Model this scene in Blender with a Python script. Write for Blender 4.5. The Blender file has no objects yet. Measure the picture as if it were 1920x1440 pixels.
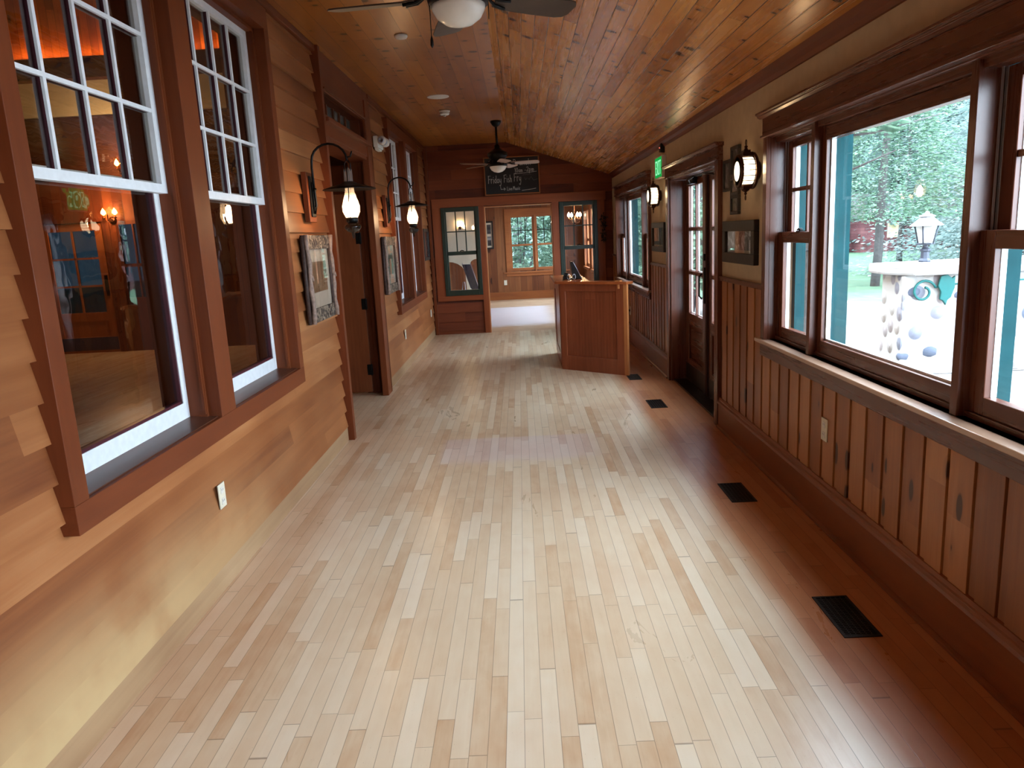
import bpy, math, random
from mathutils import Vector, Matrix
R = random.Random(7)
D = bpy.data
col = bpy.context.scene.collection
sc = bpy.context.scene
PI = math.pi

# ------------------------------------------------------------------ helpers
def lin(c):
    return tuple((x/255/12.92 if x/255 <= .04045 else ((x/255+.055)/1.055)**2.4) for x in c)

class MB:
    """collects simple solids into one mesh"""
    def __init__(s, off=(0, 0, 0)):
        s.v = []; s.f = []; s.m = []; s.off = off; s.cur = 0; s.sm = []; s.lv = []
    level = 0
    def add(s, vs, fs, smooth=False):
        b = len(s.v); ox, oy, oz = s.off
        s.v += [(x-ox, y-oy, z-oz) for x, y, z in vs]
        for f in fs:
            s.f.append(tuple(b+i for i in f)); s.m.append(s.cur); s.sm.append(smooth); s.lv.append(s.level)
        return s
    def box(s, x0, y0, z0, x1, y1, z1):
        if x0 > x1: x0, x1 = x1, x0
        if y0 > y1: y0, y1 = y1, y0
        if z0 > z1: z0, z1 = z1, z0
        vs = [(x0,y0,z0),(x1,y0,z0),(x1,y1,z0),(x0,y1,z0),(x0,y0,z1),(x1,y0,z1),(x1,y1,z1),(x0,y1,z1)]
        s.level = 1 if z1-z0 < max(x1-x0, y1-y0) else 0
        s.add(vs, [(0,3,2,1),(4,5,6,7),(0,1,5,4),(1,2,6,5),(2,3,7,6),(3,0,4,7)]); s.level = 0; return s
    def prism(s, pts, axis, a, b):
        """pts: 2D outline; axis: 'x' (pts=y,z) 'y' (pts=x,z) 'z' (pts=x,y)"""
        n = len(pts)
        def P(p, t):
            return {'x': (t, p[0], p[1]), 'y': (p[0], t, p[1]), 'z': (p[0], p[1], t)}[axis]
        vs = [P(p, a) for p in pts] + [P(p, b) for p in pts]
        fs = [tuple(range(n))[::-1], tuple(range(n, 2*n))]
        for i in range(n):
            j = (i+1) % n; fs.append((i, j, n+j, n+i))
        return s.add(vs, fs)
    def lathe(s, prof, c=(0,0,0), axis='z', seg=24, smooth=True):
        """prof: (radius, height) pairs"""
        vs = []; fs = []
        for r, h in prof:
            for k in range(seg):
                a = 2*PI*k/seg; u, w = r*math.cos(a), r*math.sin(a)
                p = {'z': (u, w, h), 'x': (h, u, w), 'y': (u, h, w)}[axis]
                vs.append((p[0]+c[0], p[1]+c[1], p[2]+c[2]))
        n = len(prof)
        for i in range(n-1):
            for k in range(seg):
                k2 = (k+1) % seg
                fs.append((i*seg+k, i*seg+k2, (i+1)*seg+k2, (i+1)*seg+k))
        if prof[0][0] > 1e-4: fs.append(tuple(range(seg))[::-1])
        if prof[-1][0] > 1e-4: fs.append(tuple((n-1)*seg+k for k in range(seg)))
        return s.add(vs, fs, smooth)
    def tube(s, pts, r, seg=8, closed=False, smooth=True):
        pts = [Vector(p) for p in pts]; n = len(pts)
        vs = []; fs = []; up = None
        for i, p in enumerate(pts):
            if closed: t = pts[(i+1) % n]-pts[i-1]
            else: t = pts[min(i+1, n-1)]-pts[max(i-1, 0)]
            t.normalize()
            if up is None:
                up = Vector((0,0,1)) if abs(t.z) < .9 else Vector((1,0,0))
            a = t.cross(up).normalized(); up = a.cross(t).normalized()
            rr = r[i] if isinstance(r, (list, tuple)) else r
            for k in range(seg):
                q = p+(a*math.cos(2*PI*k/seg)+up*math.sin(2*PI*k/seg))*rr
                vs.append(tuple(q))
        m = n if closed else n-1
        for i in range(m):
            for k in range(seg):
                k2 = (k+1) % seg; j = (i+1) % n
                fs.append((i*seg+k, i*seg+k2, j*seg+k2, j*seg+k))
        if not closed:
            fs.append(tuple(range(seg))[::-1]); fs.append(tuple((n-1)*seg+k for k in range(seg)))
        return s.add(vs, fs, smooth)
    def quad(s, a, b, c, d):
        return s.add([a, b, c, d], [(0, 1, 2, 3)])
    def build(s, name, mats, parent=None, bevel=0, tags=None):
        me = D.meshes.new(name); me.from_pydata(s.v, [], s.f)
        if not isinstance(mats, (list, tuple)): mats = [mats]
        if len(mats) == 1 and mats[0].name in PAIR and any(s.lv):      # grain runs along each board
            mats = [mats[0], D.materials[PAIR[mats[0].name]]]; s.m = s.lv
        for m in mats: me.materials.append(m)
        me.polygons.foreach_set('material_index', s.m)
        me.polygons.foreach_set('use_smooth', s.sm)
        me.update()
        import bmesh
        bm = bmesh.new(); bm.from_mesh(me); bmesh.ops.recalc_face_normals(bm, faces=bm.faces); bm.to_mesh(me); bm.free()
        o = D.objects.new(name, me); col.objects.link(o)
        if parent: o.parent = parent
        if bevel:
            b = o.modifiers.new('bevel', 'BEVEL'); b.width = bevel; b.segments = 2; b.limit_method = 'ANGLE'
        return o

PAIR = {'stained_trim_upright': 'stained_trim_level', 'fir_casing_upright': 'fir_casing_level', 'end_wall_trim': 'end_wall_trim_level', 'pine_trim_upright': 'pine_trim', 'door_leaf_wood': 'fir_casing_level'}
def thing(name, label, cat, loc, rz=0, group=None):
    o = D.objects.new(name, None); o.empty_display_size = .05; col.objects.link(o)
    o.location = loc; o.rotation_euler = (0, 0, rz)
    o['label'] = label; o['category'] = cat
    if group: o['group'] = group
    return o
def tag(o, label, cat, group=None, kind=None):
    o['label'] = label; o['category'] = cat
    if group: o['group'] = group
    if kind: o['kind'] = kind
    return o
def struct(o, label=None, cat=None):
    o['kind'] = 'structure'
    if label: o['label'] = label
    if cat: o['category'] = cat
    return o
def root(name, label=None, cat=None):
    o = D.objects.new(name, None); o.empty_display_size = .05; col.objects.link(o)
    return struct(o, label, cat)
def copy_tree(o, parent=None):
    c = o.copy(); col.objects.link(c); c.parent = parent
    for ch in [x for x in D.objects if x.parent == o]: copy_tree(ch, c)
    return c

# ------------------------------------------------------------------ node helpers
class NT:
    def __init__(s, name):
        s.m = D.materials.new(name); s.m.use_nodes = True
        s.t = s.m.node_tree; s.n = s.t.nodes; s.l = s.t.links
        s.n.clear()
        s.out = s.n.new('ShaderNodeOutputMaterial')
    def node(s, typ, **kw):
        n = s.n.new(typ)
        for k, v in kw.items(): setattr(n, k, v)
        return n
    def put(s, sock, v):
        if hasattr(v, 'is_output') or isinstance(v, bpy.types.NodeSocket): s.l.new(v, sock)
        else: sock.default_value = v
    def math(s, op, a, b=None, c=None, clamp=False):
        n = s.node('ShaderNodeMath', operation=op, use_clamp=clamp)
        s.put(n.inputs[0], a)
        if b is not None: s.put(n.inputs[1], b)
        if c is not None: s.put(n.inputs[2], c)
        return n.outputs[0]
    def xyz(s, x, y, z):
        n = s.node('ShaderNodeCombineXYZ')
        for i, v in enumerate((x, y, z)): s.put(n.inputs[i], v)
        return n.outputs[0]
    def coords(s):
        tc = s.node('ShaderNodeTexCoord'); sp = s.node('ShaderNodeSeparateXYZ')
        s.l.new(tc.outputs['Object'], sp.inputs[0])
        return tc.outputs['Object'], dict(X=sp.outputs[0], Y=sp.outputs[1], Z=sp.outputs[2])
    def white(s, *v):
        n = s.node('ShaderNodeTexWhiteNoise', noise_dimensions='3D')
        v = list(v)+[0.0]*(3-len(v)); s.put(n.inputs['Vector'], s.xyz(*v))
        return n.outputs['Value']
    def noise(s, vec, scale=1., detail=3., rough=.5, dist=0.):
        n = s.node('ShaderNodeTexNoise'); s.put(n.inputs['Vector'], vec)
        n.inputs['Scale'].default_value = scale; n.inputs['Detail'].default_value = detail
        n.inputs['Roughness'].default_value = rough; n.inputs['Distortion'].default_value = dist
        return n.outputs['Fac']
    def ramp(s, fac, stops, interp='LINEAR'):
        n = s.node('ShaderNodeValToRGB'); n.color_ramp.interpolation = interp
        els = n.color_ramp.elements
        while len(els) < len(stops): els.new(.5)
        for e, (p, c) in zip(els, stops):
            e.position = p; e.color = (*c, 1) if len(c) == 3 else c
        s.put(n.inputs[0], fac); return n.outputs[0]
    def mix(s, fac, a, b, mode='MIX'):
        n = s.node('ShaderNodeMix', data_type='RGBA', blend_type=mode)
        s.put(n.inputs[0], fac)
        for i, v in ((6, a), (7, b)):
            if isinstance(v, tuple): v = (*v, 1) if len(v) == 3 else v
            s.put(n.inputs[i], v)
        return n.outputs[2]
    def smooth(s, v, lo, hi):
        n = s.node('ShaderNodeMapRange', interpolation_type='SMOOTHSTEP')
        s.put(n.inputs[0], v); n.inputs[1].default_value = lo; n.inputs[2].default_value = hi
        return n.outputs[0]
    def bsdf(s, color, rough=.5, metal=0., bump=None, bstr=.3, bdist=.01, spec=.5, coat=0., trans=0., coat_rough=.1, emit=None, estr=0.):
        b = s.node('ShaderNodeBsdfPrincipled')
        if isinstance(color, tuple): color = (*color, 1) if len(color) == 3 else color
        s.put(b.inputs['Base Color'], color); s.put(b.inputs['Roughness'], rough)
        b.inputs['Metallic'].default_value = metal
        b.inputs['Specular IOR Level'].default_value = spec
        b.inputs['Coat Weight'].default_value = coat; b.inputs['Coat Roughness'].default_value = coat_rough
        b.inputs['Transmission Weight'].default_value = trans
        if emit is not None:
            s.put(b.inputs['Emission Color'], (*emit, 1) if isinstance(emit, tuple) else emit); b.inputs['Emission Strength'].default_value = estr
        if bump is not None:
            n = s.node('ShaderNodeBump'); n.inputs['Strength'].default_value = bstr; n.inputs['Distance'].default_value = bdist
            s.put(n.inputs['Height'], bump); s.l.new(n.outputs[0], b.inputs['Normal'])
        s.l.new(b.outputs[0], s.out.inputs[0]); return s.m

def plain(name, c, rough=.5, metal=0., var=.12, scale=30., spec=.5, coat=0., bstr=.05):
    t = NT(name); v, _ = t.coords(); n = t.noise(v, scale, 4)
    c = lin(c); d = tuple(x*(1-var) for x in c); e = tuple(min(1, x*(1+var)) for x in c)
    return t.bsdf(t.ramp(n, [(.3, d), (.7, e)]), rough, metal, bump=n, bstr=bstr, bdist=.003, spec=spec, coat=coat)

def wood(name, cols, across='Y', along='Z', w=.1, L=2., off=0., gap=.03, knots=.0, rough=.4, coat=0., spec=.4,
         grain=1., bstr=.15, gapcol=(40, 16, 8), vary=1., loff=0., knotcol=(45, 18, 8), wide=None, blotch=.25, gapdepth=1., tz=1., coat_rough=.1, ku=9., kv_=4.2, krad=.22, pale_low=False):
    """boards of width w running along one axis, each with its own tone, grain, knots and joints"""
    t = NT(name); vec, a = t.coords()
    u = a[across]; v = a[along]
    if w:
        bi = t.math('DIVIDE', t.math('SUBTRACT', u, off), w); b = t.math('FLOOR', bi); fr = t.math('FRACT', bi)
        r1 = t.white(b, 3.3)
        vi = t.math('DIVIDE', t.math('ADD', t.math('ADD', v, loff), t.math('MULTIPLY', r1, 7.7)), L)
        vb = t.math('FLOOR', vi); vf = t.math('FRACT', vi)
        r2 = t.white(b, vb, 1.7); r3 = t.white(b, vb, 9.1)
    else:
        r2 = 0.5; r3 = 0.3; fr = None
    third = [k for k in 'XYZ' if k not in (across, along)][0]
    gu = t.math('ADD', t.math('MULTIPLY', u, 55.*grain), t.math('MULTIPLY', r3, 91.) if w else 3.)
    gv = t.math('ADD', t.math('MULTIPLY', v, 1.6*grain), t.math('MULTIPLY', r2, 53.) if w else 3.)
    gw = t.math('MULTIPLY', a[third], 55.*grain*tz)
    g = t.noise(t.xyz(gu, gv, gw), 1., 5., .6, .6)
    gb = t.noise(t.xyz(t.math('MULTIPLY', gu, .12), t.math('MULTIPLY', gv, .9), t.math('MULTIPLY', gw, .12)), 1., 3., .5, 1.)
    big = t.noise(vec, 1.1, 2.)
    tone = t.math('MULTIPLY_ADD', t.math('SUBTRACT', r2, .5) if w else 0., .62*vary, .5)
    tone = t.math('MULTIPLY_ADD', t.math('SUBTRACT', g, .5), .55, tone)
    tone = t.math('MULTIPLY_ADD', t.math('SUBTRACT', gb, .5), .75, tone)
    tone = t.math('MULTIPLY_ADD', t.math('SUBTRACT', big, .5), blotch*2, tone, clamp=True)
    n = len(cols)
    c = t.ramp(tone, [(i/(n-1), lin(k)) for i, k in enumerate(cols)])
    h = t.math('MULTIPLY', g, .25)
    if knots:
        kv = t.xyz(t.math('MULTIPLY_ADD', u, ku, t.math('MULTIPLY', r2, 17.) if w else 0.), t.math('MULTIPLY_ADD', v, kv_, t.math('MULTIPLY', r3, 31.) if w else 0.), 0.)
        vo = t.node('ShaderNodeTexVoronoi', voronoi_dimensions='2D'); t.put(vo.inputs['Vector'], kv); vo.inputs['Scale'].default_value = .55
        sp = t.node('ShaderNodeSeparateColor'); t.l.new(vo.outputs['Color'], sp.inputs[0])
        rad = t.math('MULTIPLY', t.math('SUBTRACT', sp.outputs[0], 1-knots), krad/knots)
        d = t.math('SUBTRACT', vo.outputs['Distance'], rad)
        k1 = t.smooth(d, .03, -.02); k2 = t.smooth(d, .22, -.02)
        gate = t.math('GREATER_THAN', sp.outputs[0], 1-knots)
        k1 = t.math('MULTIPLY', k1, gate); k2 = t.math('MULTIPLY', t.math('MULTIPLY', k2, gate), .4)
        c = t.mix(k2, c, lin(cols[0])); c = t.mix(t.math('MULTIPLY', k1, .85), c, lin(knotcol))
    if w and gap:
        e = t.math('MINIMUM', fr, t.math('SUBTRACT', 1., fr))
        gl = t.smooth(e, gap, gap*.3)
        e2 = t.math('MULTIPLY', t.math('MINIMUM', vf, t.math('SUBTRACT', 1., vf)), L/w)
        gl = t.math('MAXIMUM', gl, t.math('MULTIPLY', t.smooth(e2, gap, gap*.3), .8))
        c = t.mix(t.math('MULTIPLY', gl, .8*gapdepth), c, lin(gapcol))
        h = t.math('SUBTRACT', h, t.math('MULTIPLY', gl, gapdepth))
    if pale_low:      # the boards turn paler in patches toward the floor and the front
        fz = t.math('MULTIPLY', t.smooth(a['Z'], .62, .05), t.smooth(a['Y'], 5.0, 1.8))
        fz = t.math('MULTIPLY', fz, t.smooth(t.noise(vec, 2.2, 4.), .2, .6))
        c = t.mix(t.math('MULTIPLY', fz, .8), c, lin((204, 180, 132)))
    rg = t.math('MULTIPLY_ADD', g, .12, rough-.06)
    return t.bsdf(c, rg, bump=h, bstr=bstr, bdist=.004, spec=spec, coat=coat, coat_rough=coat_rough)

def glass(name, tint=(1, 1, 1), wavy=0., ior=1.5, rough=0.):
    t = NT(name)
    tr = t.node('ShaderNodeBsdfTransparent'); tr.inputs[0].default_value = (*tint, 1)
    gl = t.node('ShaderNodeBsdfGlossy'); gl.inputs['Roughness'].default_value = rough
    fr = t.node('ShaderNodeFresnel'); geo = t.node('ShaderNodeNewGeometry')
    # same reflectance from both faces of the thin sheet
    t.put(fr.inputs[0], t.math('MULTIPLY_ADD', geo.outputs['Backfacing'], 1/ior-ior, ior))
    if wavy:
        v, _ = t.coords(); n = t.noise(v, 7., 2.); b = t.node('ShaderNodeBump')
        b.inputs['Strength'].default_value = wavy; b.inputs['Distance'].default_value = .01
        t.l.new(n, b.inputs['Height']); t.l.new(b.outputs[0], gl.inputs['Normal'])
    mx = t.node('ShaderNodeMixShader'); t.l.new(fr.outputs[0], mx.inputs[0])
    t.l.new(tr.outputs[0], mx.inputs[1]); t.l.new(gl.outputs[0], mx.inputs[2]); t.l.new(mx.outputs[0], t.out.inputs[0])
    return t.m
def emis(name, c, s):
    t = NT(name); e = t.node('ShaderNodeEmission'); e.inputs[0].default_value = (*c, 1); e.inputs[1].default_value = s
    t.l.new(e.outputs[0], t.out.inputs[0]); return t.m

# ------------------------------------------------------------------ materials
CEDAR = [(104, 52, 27), (136, 80, 43), (158, 100, 58), (182, 128, 82)]
m_siding = wood('cedar_siding', CEDAR, 'Z', 'Y', .127, 4.6, off=.114, gap=0, knots=0, rough=.42, grain=.5, vary=.7, bstr=.14, blotch=.42, spec=.3, pale_low=True)
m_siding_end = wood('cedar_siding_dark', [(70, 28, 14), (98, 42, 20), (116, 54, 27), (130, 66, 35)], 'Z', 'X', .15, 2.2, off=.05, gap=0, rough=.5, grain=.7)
m_siding_base = wood('worn_base_board', [(126, 92, 66), (150, 116, 84), (170, 138, 102), (188, 158, 122)], 'Z', 'Y', 0, rough=.5, grain=.5, bstr=.1, blotch=.5)
m_casing = wood('fir_casing_upright', [(80, 34, 15), (100, 46, 20), (114, 56, 27), (128, 70, 36)], 'Y', 'Z', 0, rough=.45, grain=.7, bstr=.06, spec=.25)
m_casing_h = wood('fir_casing_level', [(80, 34, 15), (100, 46, 20), (114, 56, 27), (128, 70, 36)], 'Z', 'Y', 0, rough=.45, grain=.7, bstr=.06, spec=.25)
m_end_trim = wood('end_wall_trim', [(98, 42, 20), (124, 58, 28), (142, 72, 36), (152, 84, 46)], 'X', 'Z', 0, rough=.42, grain=.6, bstr=.06)
m_end_trim_h = wood('end_wall_trim_level', [(98, 42, 20), (124, 58, 28), (142, 72, 36), (152, 84, 46)], 'Z', 'X', 0, rough=.42, grain=.6, bstr=.06)
RED = [(68, 34, 24), (86, 45, 30), (100, 56, 38), (116, 70, 50)]
m_red = wood('stained_trim_upright', RED, 'Y', 'Z', 0, rough=.28, grain=.7, bstr=.05, spec=.5)
m_red_h = wood('stained_trim_level', RED, 'Z', 'Y', 0, rough=.28, grain=.7, bstr=.05, spec=.5)
m_wains = wood('pine_wainscot', [(112, 62, 34), (142, 86, 48), (164, 106, 62), (184, 128, 82)], 'Y', 'Z', .16, 3., off=.0, gap=0, knots=.3, ku=14., kv_=5., krad=.15, rough=.38, grain=.7, vary=1.)
m_base = wood('pine_baseboard', [(92, 42, 22), (118, 60, 30), (136, 74, 38), (150, 88, 50)], 'Z', 'Y', 0, knots=0, rough=.35, grain=.6)
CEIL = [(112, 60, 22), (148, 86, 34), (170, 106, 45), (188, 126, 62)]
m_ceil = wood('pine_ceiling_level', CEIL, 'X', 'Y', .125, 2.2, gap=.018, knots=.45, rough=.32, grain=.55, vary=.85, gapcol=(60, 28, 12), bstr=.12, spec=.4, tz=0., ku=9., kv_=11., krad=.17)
m_ceil_s = wood('pine_ceiling_slope', [(138, 80, 36), (180, 114, 54), (204, 138, 68), (220, 160, 90)], 'X', 'Y', .083, 1.9, gap=.045, knots=.45, rough=.27, grain=.55, vary=.85, gapcol=(50, 22, 8), bstr=.2, spec=.5, tz=0., ku=9., kv_=11., krad=.17)  # tone split from the level boards paints the stronger light on the slope
m_pine_wall = wood('knotty_pine_boards', [(84, 42, 20), (108, 60, 31), (124, 74, 40), (142, 92, 54)], 'X', 'Z', .14, 4., gap=.025, knots=.16, rough=.45, grain=.7, vary=.9)
m_pine_wall_y = wood('knotty_pine_boards_side', [(112, 56, 28), (146, 82, 42), (170, 104, 56), (186, 124, 74)], 'Y', 'Z', .14, 4., gap=.025, knots=.16, rough=.45, grain=.7, vary=.9)
m_pine_up = wood('pine_trim_upright', [(112, 58, 28), (138, 78, 40), (154, 92, 48), (168, 108, 62)], 'X', 'Z', 0, rough=.42, grain=.7)
m_pine_level = wood('pine_trim', [(112, 58, 28), (138, 78, 40), (154, 92, 48), (168, 108, 62)], 'Z', 'X', 0, rough=.42, grain=.7)
m_sidewood = wood('old_room_boards', [(110, 48, 18), (160, 78, 26), (190, 100, 36), (206, 120, 50)], 'X', 'Z', .12, 4., gap=.03, knots=.1, rough=.5)
m_sidewood_y = wood('old_room_boards_side', [(60, 26, 12), (92, 44, 20), (110, 56, 28), (124, 68, 36)], 'Y', 'Z', .12, 4., gap=.03, knots=.1, rough=.5)
m_dark_wood = wood('dark_stained_timber', [(34, 14, 8), (50, 22, 12), (62, 30, 16), (74, 38, 22)], 'Z', 'X', 0, rough=.8, spec=.15)
m_desk = wood('alder_panel', [(112, 56, 34), (138, 72, 44), (156, 86, 54), (170, 102, 66)], 'X', 'Z', .1, 4., gap=0, knots=.1, rough=.33, grain=.8, vary=.4, coat=.15)
m_desk_light = wood('alder_edge', [(150, 84, 44), (176, 108, 60), (194, 128, 76), (206, 146, 96)], 'X', 'Z', 0, rough=.35)
m_sill = wood('sill_top', [(150, 112, 88), (172, 136, 110), (186, 152, 126), (200, 170, 146)], 'X', 'Y', 0, rough=.22, grain=.6, bstr=.02, spec=.6, coat=1., coat_rough=.28)  # paler than the other trim: the window's reflection is put into the colour
m_dsill = wood('dark_sill', [(56, 28, 18), (76, 42, 28), (92, 54, 38), (104, 66, 50)], 'X', 'Y', 0, rough=.35, grain=.6)

def floor_mat():
    t = NT('maple_strip_floor'); vec, a = t.coords(); u, v = a['X'], a['Y']
    w, L = .0572, .62
    bi = t.math('DIVIDE', u, w); b = t.math('FLOOR', bi); fr = t.math('FRACT', bi)
    r1 = t.white(b, 3.3)
    vi = t.math('DIVIDE', t.math('ADD', v, t.math('MULTIPLY', r1, 9.7)), L)
    # uneven joints: warp the position along the strip
    vi = t.math('ADD', vi, t.math('MULTIPLY', t.math('SINE', t.math('MULTIPLY_ADD', vi, 2.1, t.math('MULTIPLY', r1, 30.))), .33))
    vb = t.math('FLOOR', vi); vf = t.math('FRACT', vi)
    r2 = t.white(b, vb, 1.7); r3 = t.white(b, vb, 9.1)
    g = t.noise(t.xyz(t.math('MULTIPLY_ADD', u, 45., t.math('MULTIPLY', r3, 91.)), t.math('MULTIPLY_ADD', v, 2., t.math('MULTIPLY', r2, 53.)), 0.), 1., 5., .62, .5)
    fl = t.noise(t.xyz(t.math('MULTIPLY_ADD', u, 14., t.math('MULTIPLY', r3, 40.)), t.math('MULTIPLY_ADD', v, 6., t.math('MULTIPLY', r2, 23.)), 0.), 1., 3., .5, .3)
    tone = t.math('MULTIPLY_ADD', t.math('SUBTRACT', r2, .5), .62, .58)
    tone = t.math('MULTIPLY_ADD', t.math('SUBTRACT', g, .5), .25, tone)
    tone = t.math('MULTIPLY_ADD', t.math('SUBTRACT', fl, .5), .42, tone, clamp=True)
    c = t.ramp(tone, [(0, lin((174, 128, 92))), (.18, lin((202, 164, 126))), (.42, lin((220, 194, 160))), (.75, lin((230, 210, 180))), (1, lin((236, 220, 194)))])
    # amber finish at the edges, worn in patches; right edge also paints in shade
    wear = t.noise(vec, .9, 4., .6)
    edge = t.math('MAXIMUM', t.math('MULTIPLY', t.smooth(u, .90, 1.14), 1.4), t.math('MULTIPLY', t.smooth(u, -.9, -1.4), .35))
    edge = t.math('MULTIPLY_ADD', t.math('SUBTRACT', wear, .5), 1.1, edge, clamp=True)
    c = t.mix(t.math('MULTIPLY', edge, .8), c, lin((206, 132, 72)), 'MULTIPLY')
    # pale lilac band across the walkway, slightly rougher
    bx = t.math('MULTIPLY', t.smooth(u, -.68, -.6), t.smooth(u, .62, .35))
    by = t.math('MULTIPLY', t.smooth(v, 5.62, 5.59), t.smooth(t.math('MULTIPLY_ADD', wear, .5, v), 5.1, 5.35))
    lilac_band = t.math('MULTIPLY', t.math('MULTIPLY', bx, by), .38)
    c = t.mix(lilac_band, c, lin((222, 206, 212)))
    e = t.math('MULTIPLY', t.math('MINIMUM', fr, t.math('SUBTRACT', 1., fr)), w)
    gl = t.smooth(e, .0016, .0004)
    e2 = t.math('MULTIPLY', t.math('MINIMUM', vf, t.math('SUBTRACT', 1., vf)), L)
    gl = t.math('MAXIMUM', gl, t.smooth(e2, .0022, .0005))
    c = t.mix(t.math('MULTIPLY', gl, .55), c, lin((92, 56, 30)))
    # short scratches and nicks
    sv = t.xyz(t.math('MULTIPLY', u, 26.), t.math('MULTIPLY', v, 9.), 0.)
    vo = t.node('ShaderNodeTexVoronoi', voronoi_dimensions='2D'); t.put(vo.inputs['Vector'], sv)
    spc = t.node('ShaderNodeSeparateColor'); t.l.new(vo.outputs['Color'], spc.inputs[0])
    nick = t.math('MULTIPLY', t.smooth(vo.outputs['Distance'], .09, .03), t.math('GREATER_THAN', spc.outputs[1], .97))
    c = t.mix(t.math('MULTIPLY', nick, .6), c, lin((110, 66, 40)))
    streak = t.noise(t.xyz(t.math('MULTIPLY', u, 5.), t.math('MULTIPLY', v, 1.4), 0.), 1., 5., .65, .8)
    rg = t.math('MULTIPLY_ADD', streak, .26, .19)
    rg = t.math('MULTIPLY_ADD', lilac_band, .15, rg)
    hh = t.math('SUBTRACT', t.math('MULTIPLY_ADD', r3, .35, t.math('MULTIPLY', g, .15)), gl)
    return t.bsdf(c, rg, bump=hh, bstr=.10, bdist=.002, spec=.55, coat=.22, coat_rough=.24)
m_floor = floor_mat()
def floor2():
    t = NT('pale_far_floor'); vec, a = t.coords(); n = t.noise(vec, 3., 5., .6); n2 = t.noise(t.xyz(t.math('MULTIPLY', a['X'], 3.), t.math('MULTIPLY', a['Y'], 9.), 0.), 1., 4.)
    c = t.ramp(n, [(.3, lin((186, 152, 118))), (.7, lin((210, 182, 150)))])
    pale_patch = t.math('MULTIPLY', t.math('MULTIPLY', t.smooth(a['Y'], 16.3, 16.2), t.smooth(t.math('MULTIPLY_ADD', n2, .8, a['Y']), 13., 13.5)), t.smooth(a['X'], .75, .35))  # paler patch toward the left, ragged at its near end
    c = t.mix(t.math('MULTIPLY', pale_patch, .85), c, lin((228, 226, 236)))
    return t.bsdf(c, .35, bump=n2, bstr=.1)
m_floor2 = floor2()
m_plaster = plain('tan_plaster', (182, 160, 128), .75, var=.06, scale=14, bstr=.15)
m_cream = plain('cream_plaster', (206, 188, 150), .8, var=.05, scale=8)
m_greywhite = plain('off_white_drywall', (206, 198, 176), .8, var=.06, scale=5)
m_white = plain('white_sash_paint', (228, 232, 234), .5, var=.05)
m_maroon = plain('maroon_sash_paint', (72, 26, 36), .4, var=.15)
m_green = plain('dark_green_paint', (22, 40, 30), .4, var=.15)
m_teal = plain('green_exterior_cladding', (20, 60, 64), .85, var=.12, scale=9, spec=.12)
m_iron = plain('black_iron', (16, 14, 13), .42, .6, var=.25, scale=60)
m_bronze = plain('aged_bronze', (70, 40, 26), .38, .8, var=.2)
m_plate = plain('ivory_plastic', (216, 210, 188), .4, var=.03)
m_wplastic = plain('white_plastic', (214, 210, 200), .45, var=.03)
m_black = plain('black_plastic', (14, 14, 16), .35, var=.1)
m_frame = plain('dark_picture_frame', (26, 18, 15), .5, var=.3, scale=40, bstr=.4)
m_vent = plain('vent_black', (12, 10, 10), .5, .3, var=.2)
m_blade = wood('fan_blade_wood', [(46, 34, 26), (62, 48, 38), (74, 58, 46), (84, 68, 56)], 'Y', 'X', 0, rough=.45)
m_blade_lit = wood('fan_blade_lit_tone', [(150, 122, 104), (166, 138, 118), (176, 148, 128), (186, 160, 140)], 'Y', 'X', 0, rough=.5)  # the light on the far blades' undersides is put into this paler wood
m_opal = plain('opal_glass_bowl', (232, 228, 218), .25, var=.02)
m_glass = glass('clear_pane')
m_glass_old = glass('old_wavy_pane', (.86, .84, .8), wavy=.07, ior=1.7)
def chimney():
    t = NT('lamp_chimney_glass'); tr = t.node('ShaderNodeBsdfTransparent'); tr.inputs[0].default_value = (1, .97, .93, 1)
    df = t.node('ShaderNodeBsdfTranslucent'); df.inputs[0].default_value = (.95, .88, .8, 1); d2 = t.node('ShaderNodeBsdfDiffuse'); d2.inputs[0].default_value = (.9, .85, .8, 1)
    m1 = t.node('ShaderNodeMixShader'); t.l.new(df.outputs[0], m1.inputs[1]); t.l.new(d2.outputs[0], m1.inputs[2]); m1.inputs[0].default_value = .4
    mx = t.node('ShaderNodeMixShader'); mx.inputs[0].default_value = .22
    t.l.new(tr.outputs[0], mx.inputs[1]); t.l.new(m1.outputs[0], mx.inputs[2]); t.l.new(mx.outputs[0], t.out.inputs[0]); return t.m
m_glass_lamp = chimney()
m_smoke = glass('smoky_lamp_glass', (.35, .3, .26), ior=1.6, rough=.08)
m_bulb = emis('warm_filament_glow', (1, .66, .36), 95.)
m_bulb_small = emis('warm_candle_glow', (1, .62, .3), 160.)
m_orange = emis('amber_candle_glow', (1, .36, .06), 40.)
m_exit = emis('exit_green_light', (.02, .7, .12), .32)
m_exit_letter = emis('exit_letter_light', (.3, 1., .5), .7)
m_led = emis('red_indicator', (1, .15, .1), 1.5)
m_slate = plain('slate_black', (14, 13, 14), .6, var=.2, scale=6)
m_chalk = plain('white_chalk', (196, 190, 182), .9, var=.1, scale=200)
m_chalk_dim = plain('rubbed_chalk', (92, 90, 92), .9, var=.2, scale=200)
m_silver = plain('aluminium', (190, 196, 208), .3, .6, var=.04)
m_navy = plain('dark_blue_tread', (28, 32, 48), .5, var=.1)
m_kick_blue = plain('blue_black_kick_plate', (46, 54, 72), .5)
m_kick = plain('dark_kick_plate', (34, 30, 28), .35, .5, var=.2)
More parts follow.
